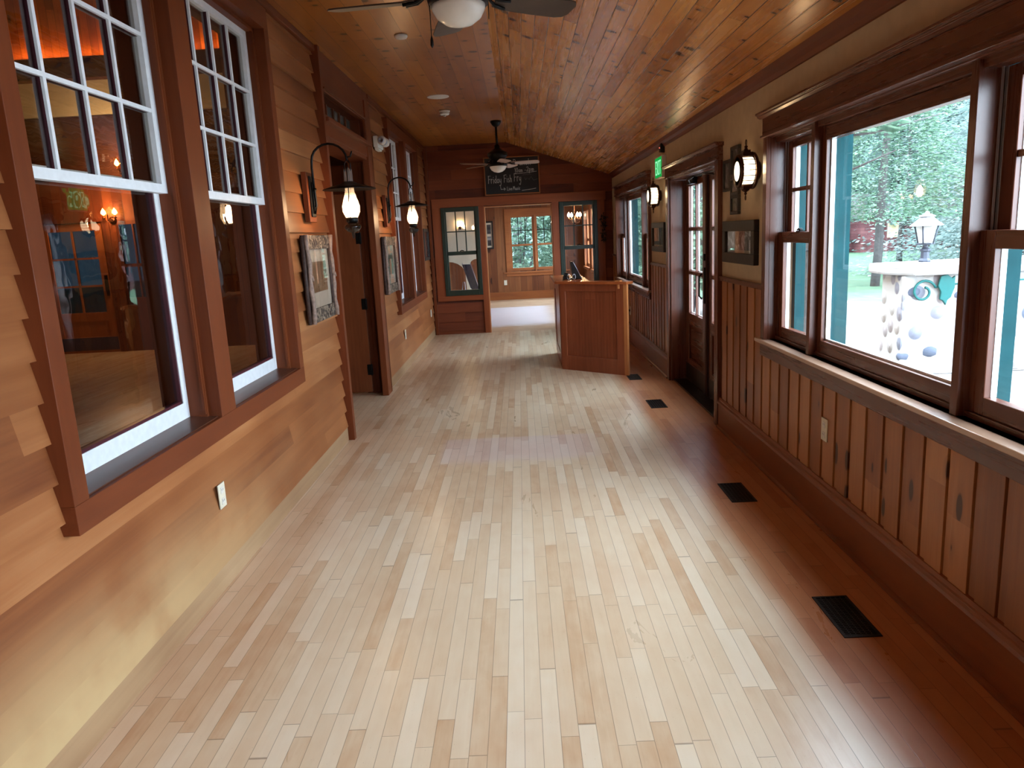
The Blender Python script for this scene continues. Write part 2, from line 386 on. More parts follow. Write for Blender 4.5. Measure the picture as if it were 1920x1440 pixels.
def diffuser():
    t = NT('frosted_lantern_glass'); v, _ = t.coords()
    tr = t.node('ShaderNodeBsdfTransparent'); tr.inputs[0].default_value = (1, .93, .8, 1)
    em = t.node('ShaderNodeEmission'); em.inputs[0].default_value = (1, .8, .52, 1); em.inputs[1].default_value = 3.2
    mx = t.node('ShaderNodeMixShader'); mx.inputs[0].default_value = .6
    t.l.new(tr.outputs[0], mx.inputs[1]); t.l.new(em.outputs[0], mx.inputs[2]); t.l.new(mx.outputs[0], t.out.inputs[0])
    return t.m
m_diff = diffuser()

# ------------------------------------------------------------------ FLOOR, CEILING
XL, XRT, YE, YB = -1.47, 1.51, 12.09, -5.0     # left sheathing, right plaster, end wall, wall behind the camera
ZC, ZR = 2.975, 2.388
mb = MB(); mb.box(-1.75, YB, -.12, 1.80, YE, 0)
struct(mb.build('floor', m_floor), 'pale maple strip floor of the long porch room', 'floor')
mb = MB(); mb.box(-5, YE, -.12, 1.8, 18.4, 0)
struct(mb.build('floor', m_floor2), 'pale floor of the far room', 'floor')
mb = MB(); mb.box(-9.3, YB, -.12, -1.75, YE, 0)
struct(mb.build('floor', m_floor), 'wooden floor of the dark side room', 'floor')
mb = MB()
mb.box(-1.75, YB, ZC, -.14, YE+.16, ZC+.1)
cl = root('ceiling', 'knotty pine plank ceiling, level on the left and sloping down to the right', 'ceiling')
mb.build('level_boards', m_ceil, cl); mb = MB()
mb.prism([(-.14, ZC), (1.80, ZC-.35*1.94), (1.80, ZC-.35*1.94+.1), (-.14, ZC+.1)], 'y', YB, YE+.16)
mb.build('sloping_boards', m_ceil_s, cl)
mb = MB(); mb.box(-5, YE+.16, 3.0, 1.8, 18.4, 3.1)
struct(mb.build('ceiling', m_pine_level), 'pine ceiling of the far room', 'ceiling')
mb = MB(); mb.box(-9.3, YB, 5.6, -1.66, YE, 5.7)
struct(mb.build('ceiling', m_dark_wood), 'dark ceiling of the side room', 'ceiling')

# ------------------------------------------------------------------ LEFT WALL
G1 = (2.14, 4.615); G2 = (8.60, 11.075); DL = (5.74, 7.65)
wl = root('wall_left', 'cedar lap sided wall with old windows and a doorway', 'wall')
def wall_boxes(mb, x0, x1, ya, yb, z0, z1, holes):
    """wall slab between x0,x1 with rectangular holes (y0,y1,z0,z1)"""
    ys = sorted(set([ya, yb]+[h[0] for h in holes]+[h[1] for h in holes]))
    for a, b in zip(ys[:-1], ys[1:]):
        hs = sorted([h for h in holes if h[0] <= a+1e-6 and h[1] >= b-1e-6], key=lambda h: h[2])
        z = z0
        for h in hs:
            if h[2] > z+1e-4: mb.box(x0, a, z, x1, b, h[2])
            z = h[3]
        if z < z1-1e-4: mb.box(x0, a, z, x1, b, z1)
WZ0, WZ1 = .80, 2.78
def openings(g): return [(g[0]+.08, g[0]+1.155), (g[0]+1.325, g[0]+2.40)]
holesL = [(a, b, WZ0, WZ1) for g in (G1, G2) for a, b in openings(g)]
holesL += [(5.80, 7.62, 0, 2.36), (5.99, 7.38, 2.52, 2.69)]
mb = MB(); wall_boxes(mb, -1.66, XL, YB, YE+.16, 0, ZC+.1, holesL)
mb.build('sheathing', m_casing, wl)
mb = MB()
EX = .127
cuts = [(G1[0], G1[1], .705, 2.90), (G2[0], G2[1], .705, 2.90), (DL[0], DL[1], -1, 3.2)]
k = 0
while .114+EX*k < ZC:
    z0 = .114+EX*k; z1 = min(z0+EX+.012, ZC)
    segs = [(YB, YE)]
    for a, b, c, d in cuts:
        if z0+EX*.55 > c and z0+EX*.45 < d:
            ns = []
            for s0, s1 in segs:
                if a > s0: ns.append((s0, min(s1, a)))
                if b < s1: ns.append((max(s0, b), s1))
            segs = [q for q in ns if q[1]-q[0] > .01]
    for s0, s1 in segs:
        mb.prism([(XL, z0), (-1.437, z0), (-1.461, z1), (XL, z1)], 'y', s0, s1)
    k += 1
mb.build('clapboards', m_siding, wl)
mb = MB()
for s0, s1 in ((YB, DL[0]), (DL[1], YE)): mb.box(XL, s0, 0, -1.444, s1, .114)
mb.build('base_board', m_siding_base, wl)
mb = MB(); mb.box(XL, YB, ZC-.045, -1.415, DL[0], ZC); mb.box(XL, DL[1], ZC-.045, -1.415, YE, ZC)
mb.build('ceiling_trim', m_casing_h, wl, bevel=.004)

def left_windows(g, n):
    """pair of tall double hung sashes set deep behind a flat casing"""
    y0, y1 = g; (a0, a1), (b0, b1) = openings(g)
    r = root('trim_%d' % n, 'brown flat casing around a pair of tall white sash windows', 'trim')
    mb = MB()
    for s0, s1 in ((y0, a0), (a1, b0), (b1, y1)): mb.box(XL, s0, WZ0, -1.40, s1, WZ1)
    mb.build('side_casing', m_casing, r, bevel=.002)
    mb = MB(); mb.box(XL, y0, .705, -1.3995, y1, WZ0); mb.build('bottom_casing', m_casing_h, r, bevel=.002)
    mb = MB(); mb.box(XL, y0, WZ1, -1.3995, y1, 2.90); mb.build('head_casing', m_casing_h, r, bevel=.002)
    mb = MB()
    for s0, s1 in ((a0, a1), (b0, b1)):
        mb.box(-1.66, s0-.0, WZ0, -1.46, s0+.018, WZ1); mb.box(-1.66, s1-.018, WZ0, -1.46, s1, WZ1)
        mb.box(-1.475, s0+.018, WZ0+.02, -1.462, s0+.03, WZ1); mb.box(-1.475, s1-.03, WZ0+.02, -1.462, s1-.018, WZ1)
        mb.box(-1.66, s0, WZ1-.018, -1.46, s1, WZ1)
    mb.build('jamb', m_casing, r)
    mb = MB()
    for s0, s1 in ((a0, a1), (b0, b1)):
        mb.prism([(-1.66, WZ0-.01), (-1.42, WZ0-.012), (-1.42, WZ0+.004), (-1.66, WZ0+.022)], 'y', s0, s1)
    mb.build('sill', m_dsill, r)
    for j, (s0, s1) in enumerate(((a0, a1), (b0, b1))):
        w = root('window_%d' % (n*2+j-1), None, 'window')
        i0, i1 = s0+.019, s1-.019
        # upper sash, room side face X=-1.50
        zb, zt = 1.80, 2.775
        X0, X1 = -1.535, -1.50
        mb = MB()
        mb.box(X0, i0, zb, X1, i0+.045, zt); mb.box(X0, i1-.045, zb, X1, i1, zt)
        mb.box(X0, i0+.045, zb, X1, i1-.045, zb+.037); mb.box(X0, i0+.045, zt-.05, X1, i1-.045, zt)
        ci, cw = i0+.045, (i1-i0-.09)/4
        gz0, gz1 = zb+.037, zt-.05; ch = (gz1-gz0)/3
        mb.build('upper_sash', m_white, w)
        mb = MB()
        for q in range(1, 4): mb.box(X1-.012, ci+cw*q-.008, gz0, X1-.002, ci+cw*q+.008, gz1)
        for q in range(1, 3): mb.box(X1-.012, i0+.045, gz0+ch*q-.008, X1-.001, i1-.045, gz0+ch*q+.008)
        mb.build('muntin', m_white, w)
        mb = MB()
        for q in range(1, 4): mb.box(X0-.004, ci+cw*q-.007, gz0, X1-.012, ci+cw*q+.007, gz1)
        for q in range(1, 3): mb.box(X0-.004, i0+.045, gz0+ch*q-.007, X1-.012, i1-.045, gz0+ch*q+.007)
        mb.build('muntin_profile', m_maroon, w)
        mb = MB(); mb.box(-1.522, i0+.04, gz0-.004, -1.520, i1-.04, gz1+.004); mb.build('pane', m_glass_old, w)
        # lower sash, behind
        X0, X1 = -1.575, -1.54
        zb, zt = .812, 1.85
        mb = MB()
        mb.box(X0, i0, zb, X1, i0+.045, zt); mb.box(X0, i1-.045, zb, X1, i1, zt)
        mb.box(X0, i0+.045, zb, X1, i1-.045, .885); mb.box(X0, i0+.045, zt-.04, X1, i1-.045, zt)
        mb.build('lower_sash', m_white, w)
        mb = MB()
        mb.box(X0+.003, i0+.045, .885, X1-.004, i1-.045, .897)
        mb.box(X0+.003, i0+.045, .885, X1-.004, i0+.055, zt-.04); mb.box(X0+.003, i1-.055, .885, X1-.004, i1-.045, zt-.04)
        mb.build('glazing_edge', m_maroon, w)
        mb = MB(); mb.box(-1.560, i0+.05, .89, -1.558, i1-.05, zt-.03); mb.build('pane', m_glass_old, w)
        nm = ['near', 'far'][j]
        w['label'] = ['', 'nearest white sash window of the left wall, small panes above one large pane', 'second white sash window from the front on the left wall, beside the twig framed picture',
                      'third white sash window on the left wall, just past the doorway lamp', 'last white sash window on the left wall before the end wall'][n*2+j-1]
left_windows(G1, 1)
left_windows(G2, 2)

# doorway in the left wall -------------------------------------------------
dr = root('door_1', 'wide open doorway in the left wall with a transom above', 'door')
mb = MB()
mb.box(XL, 5.74, 0, -1.395, 5.80, ZC)
mb.box(XL, 7.42, 0, -1.41, 7.65, 2.88)
mb.build('side_casing', m_casing, dr, bevel=.002)
mb = MB()
mb.box(XL, 5.80, 2.36, -1.42, 7.42, 2.52); mb.box(XL, 5.80, 2.69, -1.42, 7.42, ZC)
mb.box(XL, 7.42, 2.88, -1.42, 7.65, ZC)
mb.box(-1.44, 5.80, 2.455, -1.375, 7.50, 2.485)
mb.box(-1.43, 5.88, 2.70, -1.405, 7.42, 2.715); mb.box(-1.43, 7.36, 2.50, -1.405, 7.375, 2.70)
mb.build('head_casing', m_casing_h, dr, bevel=.003)
mb = MB()
mb.box(-1.60, 5.80, 0, XL+.01, 5.82, 2.36); mb.box(-1.66, 7.60, 0, -1.41, 7.62, 2.36); mb.box(-1.66, 5.8, 2.33, -1.43, 7.6, 2.36)
mb.box(-1.555, 7.575, 0, -1.52, 7.60, 2.33); mb.box(-1.50, 7.59, 0, -1.49, 7.60, 2.33)
mb.build('jamb', m_casing, dr, bevel=.002)
mb = MB(); mb.box(-1.56, 5.99, 2.52, -1.556, 7.38, 2.69); mb.build('transom_pane', plain('transom_obscure_glass', (92, 90, 84), .25, var=.1), dr)
mb = MB()
for q in range(1, 6): mb.box(-1.57, 5.99+.232*q-.012, 2.52, -1.54, 5.99+.232*q+.012, 2.69)
mb.build('transom_muntin', m_casing, dr)
# door leaf folded back into the side room, its edge toward the room
mb = MB(); mb.box(-2.55, 7.56, .02, -1.60, 7.605, 2.03)
leaf = mb.build('door_leaf', wood('door_leaf_wood', [(96, 44, 22), (122, 62, 32), (138, 76, 42), (150, 90, 54)], 'X', 'Z', 0, rough=.35), dr, bevel=.002)
mb = MB()
for z in (.20, .88, 1.54):
    mb.box(-1.635, 7.552, z, -1.58, 7.565, z+.11); mb.tube([(-1.592, 7.55, z-.005), (-1.592, 7.55, z+.115)], .006)
    mb.build('hinge', m_iron, leaf, bevel=.003); mb = MB()

# side room beyond the left wall
mb = MB(); mb.box(-9.3, YB, 0, -9.2, YE, 5.6)
struct(mb.build('wall_side_room_far', m_sidewood_y), 'dark board wall on the far side of the side room', 'wall')
def slab_y(mb, y0, y1, xa, xb, z0, z1, holes):
    xs = sorted(set([xa, xb]+[h[0] for h in holes]+[h[1] for h in holes]))
    for a, b in zip(xs[:-1], xs[1:]):
        hs = sorted([h for h in holes if h[0] <= a+1e-6 and h[1] >= b-1e-6], key=lambda h: h[2]); z = z0
        for h in hs:
            if h[2] > z+1e-4: mb.box(a, y0, z, b, y1, h[2])
            z = h[3]
        if z < z1-1e-4: mb.box(a, y0, z, b, y1, z1)
YS = 12.0
def side_end():
    r = root('wall_side_room_end', 'tall end wall of the side room, glowing boards over a dark beam and cream band', 'wall')
    y = YS; h = [(-7.66, -6.62, 0, 2.08), (-6.40, -5.88, .82, 2.08)]
    mb = MB(); mb.box(-9.2, y, 4.5, -1.66, y+.12, 5.6); mb.build('upper_boards', m_sidewood, r)
    mb = MB(); slab_y(mb, y, y+.12, -9.2, -1.66, 0, 2.75, h); mb.build('lower_boards', m_side_low, r)
    mb = MB(); mb.box(-9.2, y-.03, 2.75, -1.66, y+.12, 3.68); mb.build('dark_panelling', m_dark_wood, r)
    mb = MB(); mb.box(-9.2, y-.02, 3.68, -1.66, y+.12, 4.20); mb.build('cream_band', m_cream, r)
    mb = MB(); mb.box(-9.2, y-.22, 4.20, -1.66, y+.12, 4.50); mb.build('beam', m_dark_wood, r)
m_side_low = wood('side_room_lower_boards', [(70, 30, 14), (96, 44, 20), (112, 56, 27), (124, 66, 34)], 'X', 'Z', .16, 4., gap=.03, knots=.1, rough=.55)
side_end()
m_door_side = wood('side_door_wood', [(128, 66, 32), (152, 84, 44), (168, 98, 54), (180, 112, 66)], 'X', 'Z', 0, rough=.4)
m_dim_glass = glass('dim_blue_pane', (.034, .048, .058), ior=1.4)
d3 = root('door_3', 'orange panelled door with six blue panes in the side room, seen through the nearest left window', 'door')
y = YS
mb = MB(); mb.box(-7.66, y, 0, -7.52, y+.045, 2.08); mb.box(-6.76, y, 0, -6.62, y+.045, 2.08); mb.box(-7.52, y, 1.96, -6.76, y+.045, 2.08); mb.box(-7.52, y, .52, -6.76, y+.045, .66); mb.box(-7.52, y, 0, -6.76, y+.045, .26)
dl = mb.build('door_leaf', m_door_side, d3, bevel=.003)
mb = MB(); mb.box(-7.155, y+.005, .66, -7.125, y+.04, 1.96); mb.box(-7.52, y+.005, 1.07, -6.76, y+.04, 1.10); mb.box(-7.52, y+.005, 1.51, -6.76, y+.04, 1.54); mb.build('muntin', m_door_side, dl)
mb = MB(); mb.box(-7.52, y+.018, .26, -6.76, y+.035, .52); mb.build('panel', m_door_side, dl)
mb = MB(); mb.box(-7.64, y-.004, .04, -6.64, y-.001, .25); mb.build('kick_plate', m_kick_blue, dl)
mb = MB(); mb.box(-7.52, y+.02, .66, -6.76, y+.024, 1.96); mb.build('pane', m_dim_glass, dl)
mb = MB(); mb.box(-6.71, y-.01, .92, -6.66, y, 1.25); mb.tube([(-6.685, y-.01, .98), (-6.685, y-.05, 1.0), (-6.685, y-.05, 1.15), (-6.685, y-.01, 1.18)], .01); mb.build('door_handle', m_iron, dl)
mb = MB(); mb.box(-7.78, y-.03, 0, -7.67, y, 2.2); mb.box(-6.61, y-.03, 0, -6.50, y, 2.2); mb.box(-7.78, y-.035, 2.09, -6.50, y, 2.22); mb.build('casing', m_side_low, d3)
w = root('window_16', 'small dim window beside the door in the side room', 'window')
mb = MB(); mb.box(-6.40, y, .82, -6.36, y+.05, 2.08); mb.box(-5.92, y, .82, -5.88, y+.05, 2.08); mb.box(-6.36, y, .82, -5.92, y+.05, .87); mb.box(-6.36, y, 2.03, -5.92, y+.05, 2.08); mb.box(-6.36, y, 1.36, -5.92, y+.05, 1.41); mb.box(-6.15, y, .87, -6.13, y+.05, 2.03); mb.build('sash', m_side_low, w)
mb = MB(); mb.box(-6.36, y+.02, .87, -5.92, y+.024, 2.03); mb.build('pane', m_dim_glass, w)
mb = MB(); mb.box(-9.2, YB-.1, 0, -1.66, YB, 5.6); struct(mb.build('wall_side_room_near', m_sidewood), None, 'wall')
mb = MB(); mb.box(-1.75, YB, 3.07, -1.66, YE+.1, 5.6); struct(mb.build('wall_side_room_upper', m_sidewood_y), None, 'wall')
def area(name, loc, rot, sx, sy, power, color, spread=PI):
    l = D.lights.new(name, 'AREA'); l.shape = 'RECTANGLE'; l.size = sx; l.size_y = sy; l.energy = power; l.color = color; l.spread = spread
    o = D.objects.new(name, l); col.objects.link(o); o.location = loc; o.rotation_euler = rot; return o
def point(name, loc, power, color=(1, .72, .42), r=.03):
    l = D.lights.new(name, 'POINT'); l.energy = power; l.color = color; l.shadow_soft_size = r
    o = D.objects.new(name, l); col.objects.link(o); o.location = loc; return o
area('cove_lamp', (-5.8, YS-.10, 4.53), (PI, 0, 0), 6.2, .06, 26, (1, .5, .18))

def chandelier(label, loc, n, rad, mat, drop, group=None, sz=.02):
    c = thing('chandelier', label, 'chandelier', loc, group=group)
    mb = MB(); mb.tube([(0, 0, drop), (0, 0, .08)], .008); mb.lathe([(.05, drop), (.06, drop-.03), (.01, drop-.05)])
    mb.lathe([(.005, -.12), (.035, -.08), (.02, -.02), (.03, .03), (.01, .09)]); mb.build('stem', m_bronze, c)
    for i in range(n):
        a = 2*PI*i/n+.4; x, y = math.cos(a)*rad, math.sin(a)*rad
        mb = MB(); mb.tube([(0, 0, -.05), (x*.4, y*.4, -.09), (x*.8, y*.8, -.08), (x, y, -.03)], .006); mb.lathe([(.012, -.03), (.03, -.02), (.012, -.01), (.011, .03)], (x, y, 0), seg=12)
        arm = mb.build('arm', m_bronze, c)
        mb = MB(); mb.lathe([(.006, .03), (sz, .05), (sz*.8, .075), (.001, .115)], (x, y, 0), seg=12); mb.build('candle_bulb', mat, arm)
    return c
def candle_sconce(label, loc, spread, sz):
    c = thing('candle_sconce', label, 'wall lamp', loc)
    mb = MB(); mb.lathe([(.06, 0), (.06, -.015), (.02, -.03)], (0, 0, -.1), 'y', 16); mb.box(-.012, -.06, -.12, .012, 0, -.08); mb.build('backplate', m_bronze, c)
    for sx in (-1, 1):
        mb = MB(); mb.tube([(0, -.05, -.10), (sx*spread*.5, -.09, -.13), (sx*spread, -.09, -.07)], .008, 6); mb.lathe([(.02, -.07), (.03, -.06), (.012, -.05), (.012, -.02)], (sx*spread, -.09, 0), 'z', 12); a = mb.build('arm', m_bronze, c)
        mb = MB(); mb.lathe([(.008, -.02), (sz, .01), (sz*.8, .04), (.001, .09)], (sx*spread, -.09, 0), 'z', 12); mb.build('candle_bulb', m_orange, a)
    return c
candle_sconce('double amber candle lamp glowing on the boards above the side room door', (-6.43, YS, 2.20), .09, .04)
candle_sconce('higher glowing candle lamp in the side room behind the small upper panes', (-6.13, YS-.03, 2.93), .045, .035)
point('sconce_glow', (-6.43, YS-.22, 2.22), 16, (1, .5, .2), .05)
point('upper_sconce_glow', (-6.13, YS-.5, 3.0), 60, (1, .66, .36), .05)

# ------------------------------------------------------------------ RIGHT WALL
NEAR = (4.54, 1.99); FAR = (11.44, 8.68); BK1 = (1.35, -1.2); BK2 = (-1.85, -4.4)
ZS0, ZS1 = .84, 2.03
wr = root('wall_right', 'tan plaster wall over a knotty pine wainscot', 'wall')
holesR = [(b, a, ZS0, ZS1) for a, b in (NEAR, FAR, BK1, BK2)]+[(5.72, 7.50, 0, 2.02)]
mb = MB(); wall_boxes(mb, XRT, 1.695, YB, YE+.16, 0, 2.48, holesR); mb.build('plaster', m_plaster, wr)
# wainscot boards: one wide, one narrow strip
mb = MB(); y = -4.8; wide = True
def free(a, b, z0, z1):
    out = [(z0, z1)]
    for p, q in ((BK2[1]-.08, BK2[0]+.08), (BK1[1]-.08, BK1[0]+.08), (NEAR[1]-.08, NEAR[0]+.08), (FAR[1]-.08, FAR[0]+.08)):
        if b > p and a < q: out = [(z0, .80)]
    if b > 5.62 and a < 7.60: out = []
    return out
while y < YE:
    w = .115 if wide else .045
    for z0, z1 in free(y, y+w, .2, 1.155):
        x = 1.496 if wide else 1.503
        mb.box(x, y+.0025, z0, XRT+.002, min(y+w-.0025, YE), z1)
    y += w; wide = not wide
mb.build('wainscot', m_wains, wr, bevel=.0015)
mb = MB()
for a, b in ((YB, BK2[1]-.06), (BK2[0]+.06, BK1[1]-.06), (BK1[0]+.06, NEAR[1]-.06), (NEAR[0]+.06, 5.62), (7.60, FAR[1]-.06), (FAR[0]+.06, YE)):
    mb.box(1.490, a, 1.135, XRT+.002, b, 1.155); mb.box(1.484, a, 1.155, XRT+.002, b, 1.168)
mb.build('wainscot_cap', m_red_h, wr, bevel=.002)
br = root('baseboard_right', 'tall stained baseboard with a moulded cap along the right wall', 'baseboard')
mb = MB()
for a, b in ((YB, 5.62), (7.60, YE)):
    mb.box(1.482, a, 0, XRT+.003, b, .19)
    mb.prism([(1.474, .19), (1.478, .205), (1.486, .215), (1.486, .226), (1.492, .24), (XRT, .245), (XRT, .19)], 'y', a, b)
    mb.prism([(1.466, 0), (1.466, .012), (1.482, .02), (1.482, 0)], 'y', a, b)
mb.build('baseboard_moulding', m_base, br, bevel=.001)
mb = MB(); zc = ZC-.35*(XRT+.14)
mb.prism([(1.455, zc+.022), (1.468, zc-.012), (1.49, zc-.03), (1.50, zc-.052), (XRT+.002, zc-.055), (XRT+.002, zc+.01)], 'y', YB, YE)
struct(mb.build('trim_5', m_casing_h), 'slim wooden moulding between the sloping ceiling and the right wall', 'trim')

def right_windows(g, n, labels, lead):
    """flanker double hung | picture window | flanker double hung, with stool, apron and crowned header"""
    ya, yb = g; W = ya-yb; fw = W*.2235; pw = .05
    r = root('trim_%d' % n, labels[3], 'trim')
    cw = .062
    mb = MB()
    mb.box(1.475, ya, ZS0, XRT+.002, ya+cw, 2.045); mb.box(1.475, yb-cw, ZS0, XRT+.002, yb, 2.045)
    mb.build('side_casing', m_red, r, bevel=.002)
    mb = MB()
    mb.box(1.470, yb-cw-.004, 2.045, XRT+.002, ya+cw+.004, 2.145)
    mb.box(1.458, yb-cw-.01, 2.035, XRT+.002, ya+cw+.01, 2.048)
    mb.prism([(1.462, 2.145), (1.446, 2.155), (1.446, 2.162), (1.436, 2.166), (1.436, 2.178), (XRT+.002, 2.178), (XRT+.002, 2.145)], 'y', yb-cw-.035, ya+cw+.035)
    mb.build('crowned_header', m_red_h, r, bevel=.0015)
    mb = MB(); mb.box(1.452, yb-cw-.05, .818, 1.60, ya+cw+.05, .84); mb.build('window_stool', m_sill, r, bevel=.004)
    mb = MB(); mb.box(1.476, yb-cw-.01, .735, XRT+.003, ya+cw+.01, .818); mb.build('apron', m_red_h, r, bevel=.002)
    mb = MB()
    mb.box(1.50, ya-.002, ZS0, 1.60, ya+.02, ZS1); mb.box(1.50, yb-.02, ZS0, 1.60, yb+.002, ZS1)
    mb.box(1.50, yb, ZS1-.002, 1.60, ya, ZS1+.02)
    for c in (ya-fw-pw/2, yb+fw+pw/2):
        mb.box(1.515, c-pw/2+.004, ZS0, 1.60, c+pw/2-.004, ZS1)
    mb.box(1.545, yb, ZS0, 1.60, ya, ZS0+.022); mb.box(1.53, yb, ZS1-.03, 1.60, ya, ZS1)
    mb.build('jamb', m_red, r, bevel=.002)
    mb = MB()     # painted cladding outside
    mb.box(1.642, ya-.05, ZS0, 1.70, ya+.03, ZS1+.03); mb.box(1.642, yb-.03, ZS0, 1.70, yb+.05, ZS1+.03)
    for c in (ya-fw-pw/2, yb+fw+pw/2): mb.box(1.603, c-.024, ZS0, 1.70, c+.024, ZS1)
    for c in (ya-fw-pw-.022, yb+fw+pw+.022): mb.box(1.602, c-.022, ZS0, 1.69, c+.022, ZS1)
    mb.box(1.642, yb-.03, ZS1-.02, 1.71, ya+.03, ZS1+.06); mb.box(1.642, yb-.03, ZS0-.06, 1.71, ya+.03, ZS0+.02)
    mb.build('exterior_cladding', m_teal, r)
    units = [('h', ya, ya-fw), ('p', ya-fw-pw, yb+fw+pw), ('h', yb+fw, yb)]
    for q, (kind, s1, s0) in enumerate(units):
        w = root('window_%d' % (lead+q), labels[q], 'window')
        if kind == 'p':
            mb = MB(); A, B = 1.555, 1.60
            mb.box(A, s0, ZS0+.02, B, s0+.05, ZS1-.03); mb.box(A, s1-.05, ZS0+.02, B, s1, ZS1-.03)
            mb.box(A, s0+.05, ZS0+.02, B, s1-.05, .925); mb.box(A, s0+.05, 1.935, B, s1-.05, ZS1-.03)
            mb.build('sash', m_red, w, bevel=.003)
            mb = MB()
            mb.box(1.578, s0+.05, .925, 1.588, s0+.062, 1.935); mb.box(1.578, s1-.062, .925, 1.588, s1-.05, 1.935); mb.box(1.578, s0+.05, .925, 1.588, s1-.05, .935)
            mb.build('glazing_bead', m_white, w)
            mb = MB(); mb.box(1.582, s0+.05, .925, 1.585, s1-.05, 1.935); mb.build('pane', m_glass, w)
            mb = MB(); mb.box(1.588, s1-.053, .925, 1.604, s1-.0495, 1.935); mb.build('outer_bead', m_white, w)
        else:
            mb = MB(); A, B = 1.555, 1.595
            mb.box(A, s0, ZS0+.022, B, s0+.055, 1.485); mb.box(A, s1-.08, ZS0+.022, B, s1, 1.485)
            mb.box(A, s0+.055, ZS0+.022, B, s1-.08, .925); mb.box(A, s0+.055, 1.425, B, s1-.08, 1.485)
            mb.build('lower_sash', m_red, w, bevel=.003)
            mb = MB(); mb.box(1.574, s0+.055, .925, 1.577, s1-.08, 1.425); mb.build('pane', m_glass, w)
            mb = MB(); A, B = 1.60, 1.64
            mb.box(A, s0, 1.44, B, s0+.055, ZS1-.03); mb.box(A, s1-.08, 1.44, B, s1, ZS1-.03)
            mb.box(A, s0+.055, 1.44, B, s1-.08, 1.485); mb.box(A, s0+.055, 1.96, B, s1-.08, ZS1-.03)
            up = mb.build('upper_sash', m_red, w, bevel=.003)
            mb = MB(); mid = (s0+.055+s1-.08)/2
            mb.box(1.605, mid-.011, 1.485, 1.63, mid+.011, 1.96); mb.box(1.606, s0+.055, 1.712, 1.629, s1-.08, 1.734)
            mb.build('muntin', m_red, up)
            mb = MB(); mb.box(1.616, s0+.055, 1.485, 1.619, s1-.08, 1.96); mb.build('pane', m_glass, w)
            mb = MB(); mb.box(1.578, s1-.083, .925, 1.598, s1-.0795, 1.425); mb.box(1.620, s1-.083, 1.485, 1.643, s1-.0795, 1.96); mb.build('outer_bead', m_white, w)
            mb = MB(); mb.box(1.56, mid-.03, 1.485, 1.59, mid+.03, 1.492); mb.tube([(1.565, mid-.028, 1.494), (1.565, mid, 1.503), (1.565, mid+.02, 1.497)], .005); mb.lathe([(.012, 1.492), (.012, 1.502), (.004, 1.506)], (1.575, mid, 0), seg=12)
            mb.build('sash_lock', m_iron, w)
            mb = MB(); mb.box(1.598, s1-.014, 1.485, 1.602, s1, ZS1-.03); mb.box(1.585, s1-.01, 1.485, 1.589, s1, ZS1-.03); mb.build('side_track', m_silver, w)
right_windows(NEAR, 3, ['narrow double hung window at the far side of the large near right window', 'large picture window on the right showing the stone pillar and lamp',
                        'narrow double hung window cut by the right edge of the photo', 'reddish stained casing, header and deep sill of the large near right window'], 5)
right_windows(FAR, 4, ['narrow double hung window nearest the end wall on the right', 'picture window behind the host stand on the right wall',
                       'narrow double hung window beside the far wall lantern on the right', 'reddish stained casing, header and sill of the far right window'], 8)
right_windows(BK1, 8, [None, None, None, None], 16)
right_windows(BK2, 9, [None, None, None, None], 19)

# exit door ----------------------------------------------------------------
d2 = root('door_2', 'stained double exit door with six lights over a panel in each leaf', 'door')
mb = MB(); mb.box(1.475, 7.50, 0, XRT+.002, 7.60, 2.02); mb.box(1.475, 5.62, 0, XRT+.002, 5.72, 2.02); mb.build('side_casing', m_red, d2, bevel=.002)
mb = MB(); mb.box(1.47, 5.615, 2.02, XRT+.002, 7.605, 2.105); mb.box(1.460, 5.61, 2.01, XRT+.002, 7.61, 2.022)
mb.prism([(1.464, 2.105), (1.450, 2.113), (1.450, 2.119), (1.440, 2.122), (1.440, 2.133), (XRT+.002, 2.133), (XRT+.002, 2.105)], 'y', 5.59, 7.63)
mb.build('crowned_header', m_red_h, d2, bevel=.0015)
mb = MB(); mb.box(1.50, 7.48, 0, 1.70, 7.502, 2.02); mb.box(1.50, 5.718, 0, 1.70, 5.74, 2.02); mb.box(1.50, 5.72, 1.99, 1.70, 7.5, 2.022)
mb.build('jamb', m_red, d2, bevel=.002)
mb = MB(); mb.box(1.52, 5.74, 0, 1.78, 7.48, .018); mb.build('threshold', m_kick, d2)
